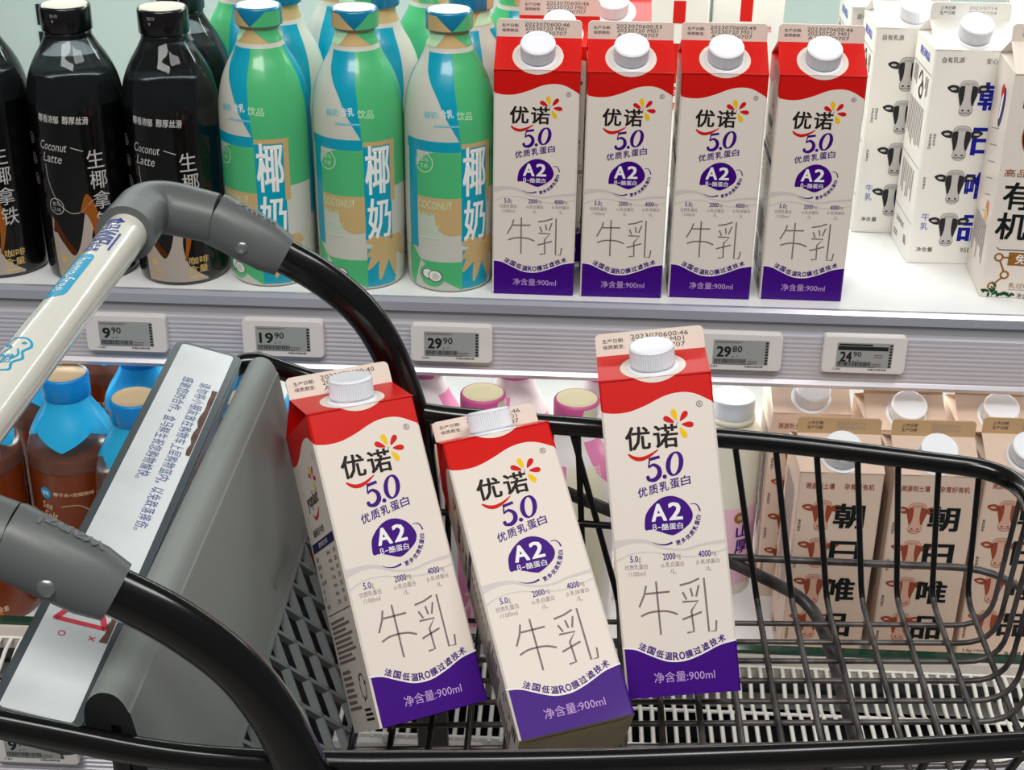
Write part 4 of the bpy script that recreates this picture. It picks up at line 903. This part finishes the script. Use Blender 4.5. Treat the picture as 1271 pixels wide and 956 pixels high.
for i in range(3):
    p, q = T3[i], T3[(i+1) % 3]; a.stroke([p, q], 3.0, SR, 1)
    a.ell(p[0], p[1], 1.5, 1.5, SR, 1)
a.ring(300, -6, 1.6, .6, SR); a.stroke([(297.5, 7), (300.5, 10)], .6, SR); a.stroke([(300.5, 7), (297.5, 10)], .6, SR)
RUST = mat('brown_peeled_glue', (104, 76, 66), .7, noise=.5, nscale=120); rnd = random.Random(3)
for u0, u1 in ((52, 128), (262, 300)):
    e = [(u0+(u1-u0)*k/12, 13.2+rnd.uniform(-1, 1.0)) for k in range(13)]; a.poly(e+[(u1, 16.4), (u0, 16.4)], RUST, 1)
a.items = [(vs, [f[::-1] for f in fs], m, l) for vs, fs, m, l in a.items]
a.put(b, lambda u, v, o: tuple(q*1000 for q in pf(u, v, 1.6+o)))
P(b, 'sign_sheet', fr, 'white sign sheet with blue warning text'); fr.children[0].matrix_parent_inverse = Matrix.Translation(-Vector(ct.location)) @ Matrix.Identity(4) if False else Matrix.Identity(4)
# child seat flap
prof = [(-.2130, .9660), (-.2128, .9750), (-.2100, .9820), (-.2040, .9860), (-.1970, .9840), (-.1925, .9760), (-.1895, .9620), (-.1745, .8560)]
inn = [(-.1815, .8560), (-.1930, .9380), (-.1960, .9560), (-.1990, .9600), (-.2040, .9615), (-.2090, .9620), (-.2115, .9630), (-.2125, .9645)]
def skew(x, z, y): return (x + (.892-y)*(-.006), y, z)
sec = spline(prof, 4)+spline(inn, 4)
b = MB(); n = len(sec); y0, y1 = .892, .540
A0 = [skew(x, z, y0) for x, z in sec]; B0 = [skew(x, z, y1) for x, z in sec]
b.add(A0+B0, [(i, (i+1) % n, n+(i+1) % n, n+i) for i in range(n)], FLAPPL, False)
tt = tessellate_polygon([[Vector((x, z, 0)) for x, z in sec]])
b.add(A0, [tuple(t) for t in tt], FLAPPL); b.add(B0, [tuple(t) for t in tt], mat('dark_flap_edge', (24, 26, 26), .5))
a = Art(); a.text('wanzl', -22, -4.5, 22, 4.5, mat('flap_raised_letter', (108, 114, 112), .55), .02)
bx, bz = -.1785, .8845; sl = Vector((-.0220, 0, .108)).normalized()
a.items = [(vs, [f for f in fs], m, l) for vs, fs, m, l in a.items]
a.stroke([(-30, 6.5), (30, 6.5)], .4, MATS['flap_raised_letter']); a.stroke([(-30, -6.5), (30, -6.5)], .4, MATS['flap_raised_letter'])
nrm = Vector((.98, 0, .20))
a.put(b, lambda u, v, o: tuple((Vector((bx, .800+u*.001, bz)) + sl*(v*.001) + nrm*(.0014+o*.001))*1000), base=.3)
P(b, 'seat_flap', label='grey fold-down seat flap')
b = MB(); b.tube([(-.201, .545, .968), (-.201, .545, .933)], .0055, BLACKMETAL, 14); b.tube([(-.212, .545, .935), (-.2, .54, .965)], .004, BLACKMETAL, 10) if False else None; P(b, 'flap_pin')
# diamond lattice below the flap
LT = mat('grey_lattice_plastic', (112, 118, 118), .5)
o0 = Vector((-.176, .893, .862)); ey = Vector((0, -1, 0)); es = Vector((.046, 0, -.087)); SLn = es.length; es.normalize(); ln = ey.cross(es).normalized()
if ln.x < 0: ln = -ln
LW = .330
b = MB()
def bar(u0, v0, u1, v1, w, d0, d1):
    du, dv = u1-u0, v1-v0; L = sqrt(du*du+dv*dv); pu, pv = -dv/L*w/2, du/L*w/2
    q = [(u0-pu, v0-pv), (u1-pu, v1-pv), (u1+pu, v1+pv), (u0+pu, v0+pv)]
    vs = [o0+ey*u+es*v+ln*d for d in (d0, d1) for u, v in q]
    b.add(vs, [(0, 1, 2, 3), (7, 6, 5, 4), (0, 4, 5, 1), (1, 5, 6, 2), (2, 6, 7, 3), (3, 7, 4, 0)], LT)
def clip(u0, v0, du, dv):
    t0, t1 = -1e9, 1e9
    for p, d, lo, hi in ((u0, du, 0, LW), (v0, dv, 0, SLn)):
        if abs(d) < 1e-9: continue
        a_, c_ = (lo-p)/d, (hi-p)/d; t0 = max(t0, min(a_, c_)); t1 = min(t1, max(a_, c_))
    return (t0, t1) if t1-t0 > .003 else None
for sg in (1, -1):
    for k in range(-20, 40):
        u0 = k*.026; r_ = clip(u0, 0, .62, sg*1.0)
        if r_: bar(u0+.62*r_[0], sg*r_[0], u0+.62*r_[1], sg*r_[1], .0028, -.005, 0)
bar(0, 0, LW, 0, .005, -.006, .0005); bar(0, SLn, LW, SLn, .005, -.006, .0005); bar(0, 0, 0, SLn, .005, -.006, .0005); bar(LW, 0, LW, SLn, .005, -.006, .0005)
P(b, 'lattice_panel', label='grey diamond lattice panel')
b = MB(); BACKING = mat('black_backing_plastic', (12, 12, 13), .5)  # added backing strips that make the lattice holes read dark
for v0, v1 in ((.004, .034), (.0375, .066), (.0695, .094)):
    q = [o0+ey*u+es*v+ln*d for d in (-.020, -.014) for u, v in ((.004, v0), (LW-.004, v0), (LW-.004, v1), (.004, v1))]
    b.add(q, [(0, 3, 2, 1), (4, 5, 6, 7), (0, 1, 5, 4), (1, 2, 6, 5), (2, 3, 7, 6), (3, 0, 4, 7)], BACKING)
P(b, 'lattice_backing', label='added black slatted backing that darkens the lattice holes')
